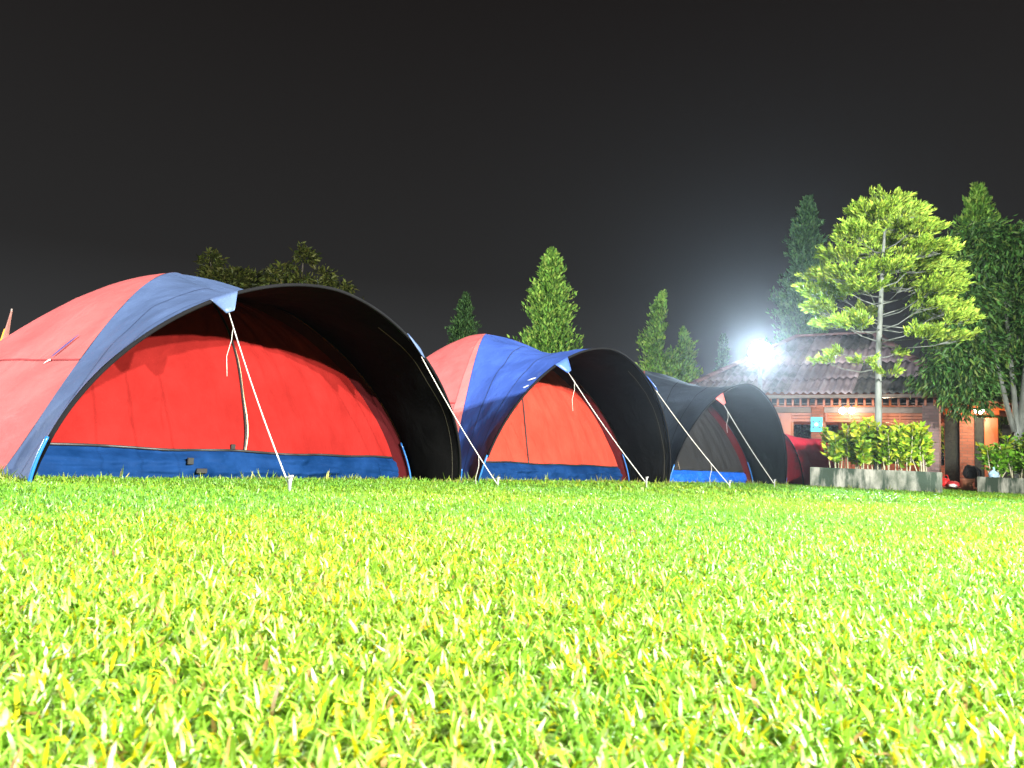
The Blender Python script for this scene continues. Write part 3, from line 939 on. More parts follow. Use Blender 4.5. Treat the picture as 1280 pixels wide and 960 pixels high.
# ------------------------------------------------------------------ bright tree in the long planter
def plume_tree():
    base = PA + eA * ((1097 - 1012) / 166 * WA) + nA * 0.62 + Vector((0, 0, 0.36))
    y = base.y
    t = thing('plume_tree', 'slender floodlit tree with yellow-green feathery plumes and pale trunk in planter', 'tree', base)
    def lp(px, py, dy=0.0):
        return at(px, py, y + dy) - base
    tr = [Vector((0, 0, -0.2)), lp(1098, 520), lp(1098, 440), lp(1101, 380), lp(1103, 330), lp(1106, 285), lp(1109, 252)]
    tube('trunk', tr, [0.074, 0.068, 0.058, 0.047, 0.036, 0.024, 0.010], M['bark_pale'], t, 10)
    # pads of foliage in tiers: centre column and row, half width, half height in the photo's scale
    pads = ((1110, 252, 26, 13), (1088, 268, 24, 12), (1132, 268, 24, 13), (1147, 286, 24, 12), (1100, 284, 28, 12), (1066, 292, 20, 11), (1124, 304, 32, 12),
            (1166, 312, 24, 12), (1080, 314, 30, 11), (1048, 322, 20, 10), (1150, 332, 36, 12), (1105, 334, 28, 10), (1190, 338, 20, 12), (1060, 345, 28, 10),
            (1024, 344, 20, 10), (1012, 362, 14, 9), (1040, 368, 24, 8), (1080, 360, 24, 8), (1130, 357, 26, 9), (1176, 360, 28, 11), (1196, 350, 16, 9),
            (1165, 380, 20, 7), (1190, 386, 26, 10), (1207, 400, 18, 7), (1178, 402, 26, 7), (1160, 419, 18, 5), (1203, 424, 17, 5),
            (1020, 386, 14, 6), (1035, 405, 22, 6), (1065, 407, 18, 5), (1080, 392, 16, 6), (1024, 452, 9, 4), (1042, 441, 6, 4), (1076, 452, 11, 5), (1124, 441, 6, 4), (1110, 466, 13, 4))
    sc_ = y / FPX
    P, D, K = [], [], []
    twigs = []
    def trunk_at(py):
        return lp(1098 + (11 * max(0, 440 - py) / 190), py)
    for i, (tx, ty, rx, rz) in enumerate(pads):
        tx = 1104 + (tx - 1104) * 0.89
        far_ = abs(tx - 1104)
        room = max(0.15, 1.5 * (1 - (far_ / 125.0) ** 2)) * min(1.0, (ty - 225) / 70.0)
        dy = room * (0.75, -0.85, 0.25, -0.45, 0.0, -0.9)[i % 6]
        cpt = lp(tx, ty, dy)
        y0 = min(468, ty + 10 + 0.42 * far_) if ty < 395 else ty + (16 if far_ > 60 else 8) - 0.10 * far_
        p0 = trunk_at(y0)
        v = cpt - p0
        side_ = Vector((random.gauss(0, .05), random.gauss(0, .05), 0))
        p1 = p0 + v * 0.35 + Vector((0, 0, -0.07 * v.length)) + side_
        p2 = p0 + v * 0.70 + Vector((0, 0, -0.06 * v.length)) - side_ * 0.6
        tube('limb', [p0, p1, p2, cpt], [0.010 + 0.005 * v.length, 0.010, 0.007, 0.003], M['bark_pale'], t, 6)
        wx, wz = rx * sc_, rz * sc_
        out = Vector((v.x, v.y, 0)).normalized() if v.length > 0.1 else Vector((0, 0, 1))
        npl = int(12 + 175 * wx * max(wz, 0.09) * 2.0) if ty < 430 else 5
        for q in range(npl):
            a = random.uniform(0, 2 * PI); r = math.sqrt(random.random())
            b0 = cpt + Vector((math.cos(a) * r * wx * 0.85, math.sin(a) * r * wx * 0.8, -wz * 0.75 + random.uniform(0, 0.9) * wz))
            sd = out * 0.75 + Vector((math.cos(a) * r * 0.7, math.sin(a) * r * 0.7, random.uniform(0.25, 0.85))) + Vector((random.gauss(0, .22), random.gauss(0, .22), 0))
            sd.normalize()
            sl = random.uniform(0.16, 0.34) * (0.7 if rx < 12 else 1.0)
            j0 = p2.lerp(cpt, random.uniform(0.1, 1.0))
            if q % 2 == 0:
                twigs.append(tube_vf([j0, j0.lerp(b0, 0.6) + Vector((0, 0, -0.02)), b0, b0 + sd * sl * 0.8], [0.006, 0.005, 0.004, 0.002], 4))
            tone = random.uniform(0.75, 1.15)
            for z in range(52):
                g = random.random()
                rr = 0.036 * (1.1 - 0.6 * g)
                P.append(b0 + sd * sl * g + Vector((random.gauss(0, rr), random.gauss(0, rr), random.gauss(0, rr * 0.7))))
                D.append(sd * 1.5 + Vector((random.gauss(0, .5), random.gauss(0, .5), random.gauss(0.1, .4))))
                K.append(tone * (0.8 + 0.4 * g))
    v, f = join_vf(twigs)
    o = mesh('twigs', v, f, M['bark_pale'], t)
    o['kind'] = 'stuff'
    P = np.array([tuple(p) for p in P]); D = np.array([tuple(d) for d in D])
    n = len(P)
    Ls = rng.uniform(0.06, 0.13, size=n)
    cols = np.clip(pal(n, [(0.27, 0.44, 0.055), (0.35, 0.53, 0.07), (0.19, 0.31, 0.04), (0.42, 0.52, 0.07)], jitter=0.12) * np.array(K)[:, None], 0.005, 0.8)
    leaves('foliage', P, D, Ls, Ls * 0.26, cols, M['needle'], t)
plume_tree()

# ------------------------------------------------------------------ pavilion
M['roof_mauve'] = plain('roof_mauve', (0.25, 0.20, 0.22), (0.40, 0.325, 0.35), scale=1.6, rough=0.85, bump=0.3, bscale=18, detail=8)
M['roof_moss'] = plain('roof_moss', (0.03, 0.036, 0.034), (0.15, 0.14, 0.135), scale=2.4, rough=0.9, bump=0.3, bscale=18, detail=8)
M['roof_mid'] = plain('roof_mid', (0.10, 0.095, 0.105), (0.33, 0.27, 0.285), scale=2.0, rough=0.88, bump=0.3, bscale=18, detail=8)
M['ridge'] = plain('ridge_tile', (0.20, 0.11, 0.11), (0.30, 0.19, 0.19), scale=6, rough=0.85)
M['wood_orange'] = plain('varnished_wood', (0.25, 0.050, 0.003), (0.38, 0.085, 0.006), scale=3, rough=0.4, stretch=(1, 1, 0.2), bump=0.15)
M['wood_grey'] = plain('grey_beam', (0.16, 0.125, 0.105), (0.22, 0.175, 0.15), scale=4, rough=0.8, stretch=(0.3, 1, 1))
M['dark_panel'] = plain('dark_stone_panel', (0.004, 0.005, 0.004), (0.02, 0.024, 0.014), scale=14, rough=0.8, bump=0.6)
def brick_mat(name, c1, c2, mortar):
    m, n, l, b = new_mat(name)
    t = n.new('ShaderNodeTexCoord')
    # wrap the courses round the column: position along the faces against height
    s = n.new('ShaderNodeSeparateXYZ'); l.new(t.outputs['Object'], s.inputs[0])
    ad = n.new('ShaderNodeMath'); ad.operation = 'ADD'
    l.new(s.outputs['X'], ad.inputs[0]); l.new(s.outputs['Y'], ad.inputs[1])
    cb = n.new('ShaderNodeCombineXYZ')
    l.new(ad.outputs[0], cb.inputs['X']); l.new(s.outputs['Z'], cb.inputs['Y'])
    br = n.new('ShaderNodeTexBrick')
    br.inputs['Color1'].default_value = (*c1, 1); br.inputs['Color2'].default_value = (*c2, 1)
    br.inputs['Mortar'].default_value = (*mortar, 1)
    br.inputs['Scale'].default_value = 1.0
    br.inputs['Brick Width'].default_value = 0.24; br.inputs['Row Height'].default_value = 0.085
    br.inputs['Mortar Size'].default_value = 0.008
    l.new(cb.outputs[0], br.inputs['Vector'])
    l.new(br.outputs['Color'], b.inputs['Base Color'])
    b.inputs['Roughness'].default_value = 0.85
    inv = n.new('ShaderNodeMath'); inv.operation = 'SUBTRACT'; inv.inputs[0].default_value = 1.0
    l.new(br.outputs['Fac'], inv.inputs[1])
    add_bump(n, l, b, inv.outputs[0], 0.8, 0.01)
    return m
M['brick'] = brick_mat('red_brick', (0.19, 0.052, 0.022), (0.26, 0.080, 0.038), (0.14, 0.07, 0.045))
M['brick_pale'] = brick_mat('pale_brick', (0.19, 0.115, 0.11), (0.26, 0.17, 0.165), (0.16, 0.125, 0.12))

PV = gpt(1165, 22.0)                       # front-right brick column
eP = Vector((0.83, -0.558, 0)).normalized()
pav_rz = math.atan2(eP.y, eP.x)            # local x: along the eave to the right, local y: into the building
pav = thing('pavilion', 'open brick and timber pavilion with a mossy corrugated hip roof behind the planter', 'pavilion', PV, pav_rz)
XL, XR, Y0, Y1 = -6.75, 0.0, 0.0, 6.0
# floor slab
box('floor_slab', XL - 0.4, XR + 3.4, Y0 - 0.35, Y1 + 0.4, -0.1, 0.09, plain('red_floor_tile', (0.30, 0.10, 0.06), (0.38, 0.15, 0.09), scale=5, rough=0.5), pav, 0.01)
def column(x, y, w, h, mat, name='brick_column', z0=0.09):
    o = box(name, x - w / 2, x + w / 2, y - w / 2, y + w / 2, z0, h, mat, pav, 0.012)
    return o
column(0.0, 0.0, 0.42, 2.34, M['brick_pale'])
column(-3.02, 0.0, 0.36, 2.34, M['brick'])
column(XL, 0.0, 0.42, 2.34, M['brick'])
for x in (XL, -3.4, 0.0):
    column(x, Y1, 0.42, 2.34, M['brick'])
box('timber_post', -4.1, -3.78, -0.10, 0.14, 0.09, 2.1, M['wood_orange'], pav, 0.01)
# beams of the front: grey beam, boards, rail with small posts, fascia
spans = ((XL + 0.21, -3.20), (-2.84, -0.21))
for (a, b) in spans:
    box('grey_beam', a, b, -0.13, 0.10, 2.10, 2.27, M['wood_grey'], pav, 0.008)
    for k in range(3):
        z = 1.83 + 0.092 * k
        box('board', a, b, -0.095 + 0.006 * (k % 2), -0.05, z, z + 0.084, M['wood_orange'], pav, 0.006)
    for k in range(int((b - a) / 0.66) + 1):
        x = a + 0.05 + k * 0.66
        if x + 0.05 < b:
            box('batten', x, x + 0.05, -0.118, -0.097, 1.83, 2.098, M['wood_orange'], pav)
box('top_plate', XL - 0.2, XR + 0.2, -0.12, 0.12, 2.36, 2.39, M['wood_grey'], pav)
box('rail', XL - 0.2, XR + 0.2, -0.20, -0.14, 2.27, 2.312, M['wood_orange'], pav, 0.005)
me0 = None
n_post = 32
for k in range(n_post):
    x = XL - 0.1 + (XR - XL + 0.2) * k / (n_post - 1)
    if me0 is None:
        v, f = box_vf(-0.03, 0.03, -0.025, 0.025, 0, 0.215)
        o = mesh('short_post', v, f, M['wood_orange'], pav)
        me0 = o.data
    else:
        o = bpy.data.objects.new('short_post', me0); C.objects.link(o); o.parent = pav
    o.location = (x, -0.245, 2.30)
box('soffit_shadow_board', XL - 0.2, XR + 0.2, 0.14, 0.17, 2.28, 2.56, M['dark_panel'], pav)  # near-black board standing in for the shade behind the short posts
box('fascia', XL - 0.75, XR + 0.75, -0.60, -0.56, 2.50, 2.60, M['wood_grey'], pav, 0.006)
for x_ in (XL - 0.75, XR + 0.71):
    box('fascia', x_, x_ + 0.04, -0.555, Y1 + 0.55, 2.50, 2.60, M['wood_grey'], pav, 0.006)
# side and back beams
for x_ in (XL, 0.0):
    box('side_beam', x_ - 0.09, x_ + 0.09, 0.24, Y1 - 0.22, 2.10, 2.30, M['wood_orange'], pav, 0.01)
box('back_beam', XL + 0.22, -0.22, Y1 - 0.09, Y1 + 0.09, 2.10, 2.30, M['wood_orange'], pav, 0.01)
for k in range(12):                                       # tie rafters below the roof
    x = XL + 0.3 + k * 0.56
    box('ceiling_joist', x - 0.03, x + 0.03, 0.2, Y1 - 0.15, 2.40, 2.50, M['wood_orange'], pav)
# low parapet inside at the back
box('back_parapet', XL + 0.22, -0.22, Y1 - 0.05, Y1 + 0.05, 0.092, 0.75, M['brick'], pav)

# hip roof
EX0, EX1, EY0, EY1, EZ = XL - 0.8, XR + 0.8, -0.65, Y1 + 0.65, 2.60
RZ = 4.92
ym = (EY0 + EY1) / 2
RX0, RX1 = -4.45, -1.95
roof = mesh('roof_deck', [(EX0 + .05, EY0 + .05, EZ - .03), (EX1 - .05, EY0 + .05, EZ - .03), (EX1 - .05, EY1 - .05, EZ - .03), (EX0 + .05, EY1 - .05, EZ - .03), (RX0, ym, RZ - .05), (RX1, ym, RZ - .05)],
            [(0, 1, 5, 4), (1, 2, 5), (2, 3, 4, 5), (3, 0, 4), (3, 2, 1, 0)], M['wood_orange'], pav)
def slope(o, ex, p0, p1, r0, r1, rows, cw, detail=True):
    """sheets on one slope: eave p0->p1, ridge r0->r1 (points may coincide)"""
    p0, p1, r0, r1 = map(Vector, (p0, p1, r0, r1))
    e = (p1 - p0).normalized(); W = (p1 - p0).length
    upv = (r0 - p0) - e * (r0 - p0).dot(e)
    S = upv.length; u = upv.normalized(); nrm = e.cross(u).normalized()
    if nrm.z < 0: nrm = -nrm
    xl1 = (r0 - p0).dot(e); xr1 = (r1 - p0).dot(e)
    ncol = max(1, int(round(W / cw)))
    for rw in range(rows):
        s0 = S * rw / rows - (0.0 if rw == 0 else 0.10)
        s1 = S * (rw + 1) / rows
        for cI in range(ncol):
            x0, x1 = W * cI / ncol - 0.03, W * (cI + 1) / ncol + 0.03
            lo = lambda s: xl1 * s / S
            hi = lambda s: W + (xr1 - W) * s / S
            if x1 <= lo(s0) + 0.02 or x0 >= hi(s0) - 0.02:
                continue
            nx = 30 if detail else 8
            ny = 4
            V, F = [], []
            jit = random.uniform(-0.006, 0.006)
            tilt = random.uniform(-0.012, 0.012)
            for j in range(ny + 1):
                s = s0 + (s1 - s0) * j / ny
                for i in range(nx + 1):
                    x = x0 + (x1 - x0) * i / nx
                    xc = min(max(x, lo(s)), hi(s))
                    hgt = 0.036 * math.sin(2 * PI * xc / 0.21) + 0.018 * (rows - rw) * 0 + 0.030 * (1 - j / ny) + jit + tilt * (i / nx - 0.5) + 0.02
                    sg = -0.015 * math.sin(PI * (xc / W) * 3 + 1) if rw == 0 else 0
                    V.append(p0 + e * xc + u * (s - (0.04 * random.random() if (j == 0 and rw == 0 and False) else 0)) + nrm * (hgt + sg + (0.006 if cI % 2 else 0)))
            w = nx + 1
            for j in range(ny):
                for i in range(nx):
                    q = (j * w + i, j * w + i + 1, (j + 1) * w + i + 1, (j + 1) * w + i)
                    if (V[q[0]] - V[q[1]]).length + (V[q[3]] - V[q[2]]).length > 0.004:
                        F.append(q)
            if not F:
                continue
            rr = random.random()
            frac = cI / ncol
            if detail and rw == 0 and 0.66 < frac < 0.90: mt = M['roof_moss']
            elif detail and rw == 1 and 0.56 < frac < 0.70: mt = M['roof_moss']
            elif detail and rw == 3 and 0.50 < frac < 0.58: mt = M['roof_moss']
            elif detail and frac < 0.36: mt = M['roof_mid']
            elif rr < 0.15: mt = M['roof_mid']
            else: mt = M['roof_mauve']
            sh = mesh('roof_sheet', V, F, mt, roof, smooth=True)
            sm = sh.modifiers.new('thickness', 'SOLIDIFY'); sm.thickness = 0.008
A0, A1, A2, A3 = (EX0, EY0, EZ), (EX1, EY0, EZ), (EX1, EY1, EZ), (EX0, EY1, EZ)
R0_, R1_ = (RX0, ym, RZ), (RX1, ym, RZ)
slope(roof, 0, A0, A1, R0_, R1_, 4, 0.92)
slope(roof, 0, A1, A2, R1_, R1_, 4, 0.92, False)
slope(roof, 0, A3, A0, R0_, R0_, 4, 0.92)
slope(roof, 0, A2, A3, R1_, R0_, 4, 0.92, False)
for (a, b) in ((R0_, R1_), (A0, R0_), (A1, R1_), (A2, R1_), (A3, R0_)):
    a, b = Vector(a), Vector(b)
    n_ = max(3, int((b - a).length / 0.5))
    for k in range(n_):
        p, q = a.lerp(b, k / n_), a.lerp(b, (k + 1.06) / n_)
        d = (q - p).normalized(); sd = d.cross(Vector((0, 0, 1))).normalized(); up = sd.cross(d)
        V, F = [], []
        for i, (c, rr) in enumerate(((p, 0.155), (q, 0.135))):
            for j in range(7):
                an = PI * j / 6
                V.append(c + sd * math.cos(an) * rr + up * (math.sin(an) * rr * 0.62 + 0.012))
        F = [(j, j + 1, j + 8, j + 7) for j in range(6)]
        o = mesh('ridge_cap', V, F, M['ridge'], roof, smooth=True)
        sm = o.modifiers.new('thickness', 'SOLIDIFY'); sm.thickness = 0.02
# porch to the right: brick pier, timber post, dark panels, lean-to roof
box('brick_pier', 0.62, 0.98, 0.75, 1.10, 0.09, 2.12, M['brick'], pav, 0.012)
box('timber_post', 1.22, 1.56, 0.80, 1.05, 0.09, 2.05, M['wood_orange'], pav, 0.012)
box('dark_panel', 0.24, 0.615, 0.90, 0.96, 0.09, 2.05, M['dark_panel'], pav)
box('dark_panel', 0.985, 1.215, 0.90, 0.96, 0.09, 2.05, M['dark_panel'], pav)
box('lintel', 0.22, 1.60, 0.72, 1.12, 2.125, 2.30, M['wood_orange'], pav, 0.01)
box('porch_wall', 1.60, 4.2, 2.3, 2.4, 0.09, 1.95, M['dark_panel'], pav)
for k in range(3):
    box('timber_post', 1.9 + k * 0.9, 2.02 + k * 0.9, 2.15, 2.27, 0.09, 2.0, M['wood_orange'], pav, 0.008)
V = [(0.2, -0.3, 2.52), (4.6, -0.3, 1.98), (4.6, 3.2, 1.98), (0.2, 3.2, 2.52)]
v = V + [(x, y, z + 0.05) for x, y, z in V]
mesh('porch_roof', v, [(0, 3, 2, 1), (4, 5, 6, 7), (0, 1, 5, 4), (1, 2, 6, 5), (2, 3, 7, 6), (3, 0, 4, 7)], M['wood_orange'], pav)
for k in range(6):
    y_ = -0.2 + k * 0.62
    v = [(0.25, y_, 2.40), (4.5, y_, 1.88), (4.5, y_ + 0.07, 1.88), (0.25, y_ + 0.07, 2.40), (0.25, y_, 2.51), (4.5, y_, 1.99), (4.5, y_ + 0.07, 1.99), (0.25, y_ + 0.07, 2.51)]
    mesh('rafter', v, [(0, 3, 2, 1), (4, 5, 6, 7), (0, 1, 5, 4), (1, 2, 6, 5), (2, 3, 7, 6), (3, 0, 4, 7)], M['wood_orange'], pav)

def pav_world(x, y, z):
    return Matrix.Translation(PV) @ Matrix.Rotation(pav_rz, 4, 'Z') @ Vector((x, y, z))

# bulbs: hung from the grey beam
M['bulb'] = emit('bulb_glass', (1.0, 0.97, 0.9), 40.0)
for k, (x, lab) in enumerate(((-2.27, 'left of the two bare round bulbs under the pavilion eave'), (-2.02, 'right of the two bare round bulbs under the pavilion eave'))):
    w = pav_world(x, -0.40, 2.14)
    t = thing('round_bulb', lab, 'bulb', w, 0, 'bulbs under the pavilion eave')
    v, f = lathe_vf([(0.02, -0.085), (0.06, -0.065), (0.085, -0.02), (0.085, 0.02), (0.06, 0.06), (0.03, 0.085)], 16)
    mesh('glass', v, f, M['bulb'], t, smooth=True)
    v, f = lathe_vf([(0.032, 0.08), (0.035, 0.15), (0.02, 0.17)], 12)
    mesh('socket', v, f, M['housing'], t, smooth=True)
    tube('cord', [(0, 0, 0.165), (0, 0, 0.42)], 0.006, M['tag_black'], t, 5)
    ld = bpy.data.lights.new('bulb_light', 'POINT')
    ld.energy = LAMP_P; ld.color = (1.0, 0.86, 0.65); ld.shadow_soft_size = 0.09
    lo = bpy.data.objects.new('bulb_light', ld); C.objects.link(lo); lo.parent = t
    lo.location = (-0.02, -0.10, -0.10)
# lamp inside the pavilion ceiling and in the porch
for (x, y, z, pw, lab) in ((-1.6, 2.6, 2.28, 420, 'round ceiling lamp inside the pavilion'), (1.15, 0.1, 2.18, 70, 'round lamp under the porch roof right of the pavilion')):
    t = thing('ceiling_lamp', lab, 'lamp', pav_world(x, y, z))
    v, f = lathe_vf([(0.03, -0.07), (0.10, -0.05), (0.13, 0.0), (0.13, 0.03)], 16)
    mesh('diffuser', v, f, M['bulb'], t, smooth=True)
    v, f = lathe_vf([(0.14, 0.032), (0.14, 0.06), (0.05, 0.09)], 16)
    mesh('base', v, f, M['housing'], t)
    ld = bpy.data.lights.new('ceiling_light', 'POINT')
    ld.energy = pw; ld.color = (1.0, 0.74, 0.45); ld.shadow_soft_size = 0.12
    lo = bpy.data.objects.new('ceiling_light', ld); C.objects.link(lo); lo.parent = t
    lo.location = (0, 0, -0.2)

# sign on the brick column
def sign():
    c = pav_world(-3.02, -0.26, 1.74)
    t = thing('square_sign', 'cyan sign with four arrows pointing to its centre, on the pavilion column', 'sign', c, pav_rz)
    cy = plain('sign_cyan', (0.03, 0.50, 0.60), rough=0.4)
    wh = plain('sign_white', (0.55, 0.80, 0.85), rough=0.4)
    dk = plain('sign_navy', (0.015, 0.10, 0.20), rough=0.4)
    box('board', -0.165, 0.165, 0, 0.02, -0.22, 0.22, cy, t, 0.004)
    v, f = lathe_vf([(0.055, 0), (0.055, 0.006)], 20)
    mesh('centre_disc', [(x, -0.003 - z, y) for x, y, z in v], f, wh, t)
    for k in range(4):
        a = PI / 4 + k * PI / 2
        m = Matrix.Rotation(a, 4, 'Y')
        pts = [(0.0, 0.075), (0.05, 0.125), (0.022, 0.125), (0.022, 0.165), (-0.022, 0.165), (-0.022, 0.125), (-0.05, 0.125)]
        V = [m @ Vector((x, -0.006, z)) for x, z in pts] + [m @ Vector((x, 0.001, z)) for x, z in pts]
        n = len(pts)
        F = [tuple(range(n)), tuple(range(2 * n - 1, n - 1, -1))] + [(i, n + i, n + (i + 1) % n, (i + 1) % n) for i in range(n)]
        mesh('arrow', V, F, dk, t)
sign()

# ------------------------------------------------------------------ things by the porch
def lump(name, label, cat, pos, rad, mat, seed=0.0, flat=1.0, am=0.25):
    V, F = [], []
    nr, nc = 10, 16
    for i in range(nr + 1):
        th = PI * i / nr
        for j in range(nc):
            ph = 2 * PI * j / nc
            d = Vector((math.sin(th) * math.cos(ph), math.sin(th) * math.sin(ph), math.cos(th)))
            k = 1 + am * noise.noise(d * 1.8 + Vector((seed, 0, 0))) + am * 0.5 * noise.noise(d * 4.5 + Vector((seed, 3, 0)))
            p = Vector((d.x * rad[0], d.y * rad[1], d.z * rad[2])) * k
            V.append((p.x, p.y, max(p.z + rad[2] * 0.8, 0.0)))
    for i in range(nr):
        for j in range(nc):
            F.append((i * nc + j, i * nc + (j + 1) % nc, (i + 1) * nc + (j + 1) % nc, (i + 1) * nc + j))
    return mesh(name, V, F, mat, smooth=True)
def on_ground(px, y, z=0.0):
    p = gpt(px, y); p.z = z
    return p
redbag = thing('cloth_bag', 'bright red cloth bag on the ground beside the long planter', 'bag', on_ground(1182, 20.6, 0.09))
o = lump('bag_body', '', '', None, (0.13, 0.11, 0.13), fabric('bag_red', (0.65, 0.02, 0.02)), 2.0); o.parent = redbag
tube('handle', [Vector((-0.07, 0, 0.2)), Vector((-0.04, 0, 0.30)), Vector((0.05, 0, 0.30)), Vector((0.08, 0, 0.2))], 0.012, fabric('bag_strap', (0.5, 0.02, 0.02)), redbag, 6)
b2 = thing('cloth_bundle', 'small red and white cloth bundle beside the red bag', 'bundle', on_ground(1192, 20.4, 0.09))
o = lump('red_cloth', '', '', None, (0.15, 0.12, 0.09), fabric('bundle_red', (0.5, 0.03, 0.04)), 5.0); o.parent = b2
o = lump('white_cloth', '', '', None, (0.10, 0.06, 0.05), fabric('bundle_white', (0.7, 0.66, 0.66)), 7.0); o.parent = b2; o.location = (-0.07, -0.10, 0)
stool = thing('clay_stool', 'low terracotta stool at the porch step', 'stool', on_ground(1209, 20.3, 0.0))
v, f = lathe_vf([(0.15, 0.0), (0.165, 0.03), (0.13, 0.12), (0.125, 0.20), (0.16, 0.29), (0.165, 0.31), (0.15, 0.325)], 18)
mesh('stool_body', v, f, plain('terracotta', (0.45, 0.17, 0.09), (0.55, 0.23, 0.13), rough=0.8), stool, smooth=True)
bp = thing('backpack', 'black backpack slumped on the terracotta stool by the porch', 'backpack', on_ground(1213, 20.25, 0.325))
blk = fabric('bag_black', (0.012, 0.012, 0.013), rough=0.6)
o = lump('bag_body', '', '', None, (0.17, 0.13, 0.20), blk, 9.0, am=0.18); o.parent = bp
o = lump('front_pocket', '', '', None, (0.11, 0.06, 0.11), blk, 12.0, am=0.15); o.parent = bp; o.location = (-0.06, -0.12, 0.02)
tube('shoulder_strap', [Vector((0.08, -0.05, 0.32)), Vector((0.20, -0.08, 0.20)), Vector((0.19, -0.10, -0.05)), Vector((0.17, -0.12, -0.29)), Vector((0.15, -0.1, -0.31))], [0.03, 0.04, 0.045, 0.04, 0.02], blk, bp, 8)
bl = thing('plastic_bag', 'pale blue plastic bag tucked among the right-hand planter\'s shrubs', 'bag', PC + eB * 0.32 + nB * 0.12 + Vector((0, 0, 0.36)))
o = lump('bag_body', '', '', None, (0.12, 0.08, 0.10), plain('plastic_blue', (0.25, 0.42, 0.62), (0.45, 0.6, 0.75), rough=0.3), 15.0, am=0.4); o.parent = bl
tube('tied_top', [Vector((0, 0, 0.16)), Vector((0.02, 0, 0.21)), Vector((0.0, 0.01, 0.25))], [0.03, 0.012, 0.028], plain('plastic_blue_top', (0.3, 0.5, 0.7), rough=0.3), bl, 8)
# small white switch box on the porch post
sw = thing('switch_box', 'small white box fixed to the orange porch post', 'switch box', pav_world(1.60, 0.86, 1.22), pav_rz)
box('case', -0.03, 0.06, -0.09, -0.065, -0.07, 0.07, plain('switch_white', (0.75, 0.74, 0.70), rough=0.4), sw, 0.008)
box('rocker', -0.005, 0.035, -0.098, -0.089, -0.03, 0.03, plain('switch_rocker', (0.6, 0.6, 0.57), rough=0.3), sw)

# ------------------------------------------------------------------ hedge behind the pavilion and the right planter
def hedge(label, p0, p1, h, depth, n):
    p0, p1 = Vector(p0), Vector(p1)
    t = thing('hedge', label, 'hedge', p0, 0)
    e = p1 - p0
    nn = Vector((-e.y, e.x, 0)).normalized()
    u, w, z = rng.random(n), rng.random(n), rng.random(n) ** 0.8
    P = np.outer(u, np.array(e)) + np.outer((w - 0.5) * depth, np.array(nn))
    top = h * (0.85 + 0.15 * np.sin(u * 37) * np.sin(u * 13 + 1))
    P[:, 2] = z * top
    D = rng.normal(size=(n, 3)) + np.array([0, 0, 0.6])
    Ls = rng.uniform(0.14, 0.30, size=n)
    st = []
    for k in range(14):
        q = e * ((k + 0.5) / 14)
        st.append(tube_vf([q, q + Vector((random.gauss(0, .1), 0, h * 0.5)), q + Vector((random.gauss(0, .2), 0, h * 0.8))], [0.04, 0.03, 0.01], 5))
    v, f = join_vf(st)
    mesh('stems', v, f, M['bark'], t)
    leaves('foliage', P, D, Ls, Ls * 0.45, pal(n, [(0.03, 0.065, 0.025), (0.045, 0.10, 0.03), (0.02, 0.045, 0.02)]), M['leaf'], t)
hedge('dark hedge growing behind the pavilion', (5.5, 34.5, 0), (27, 29.5, 0), 3.0, 1.6, 14000)

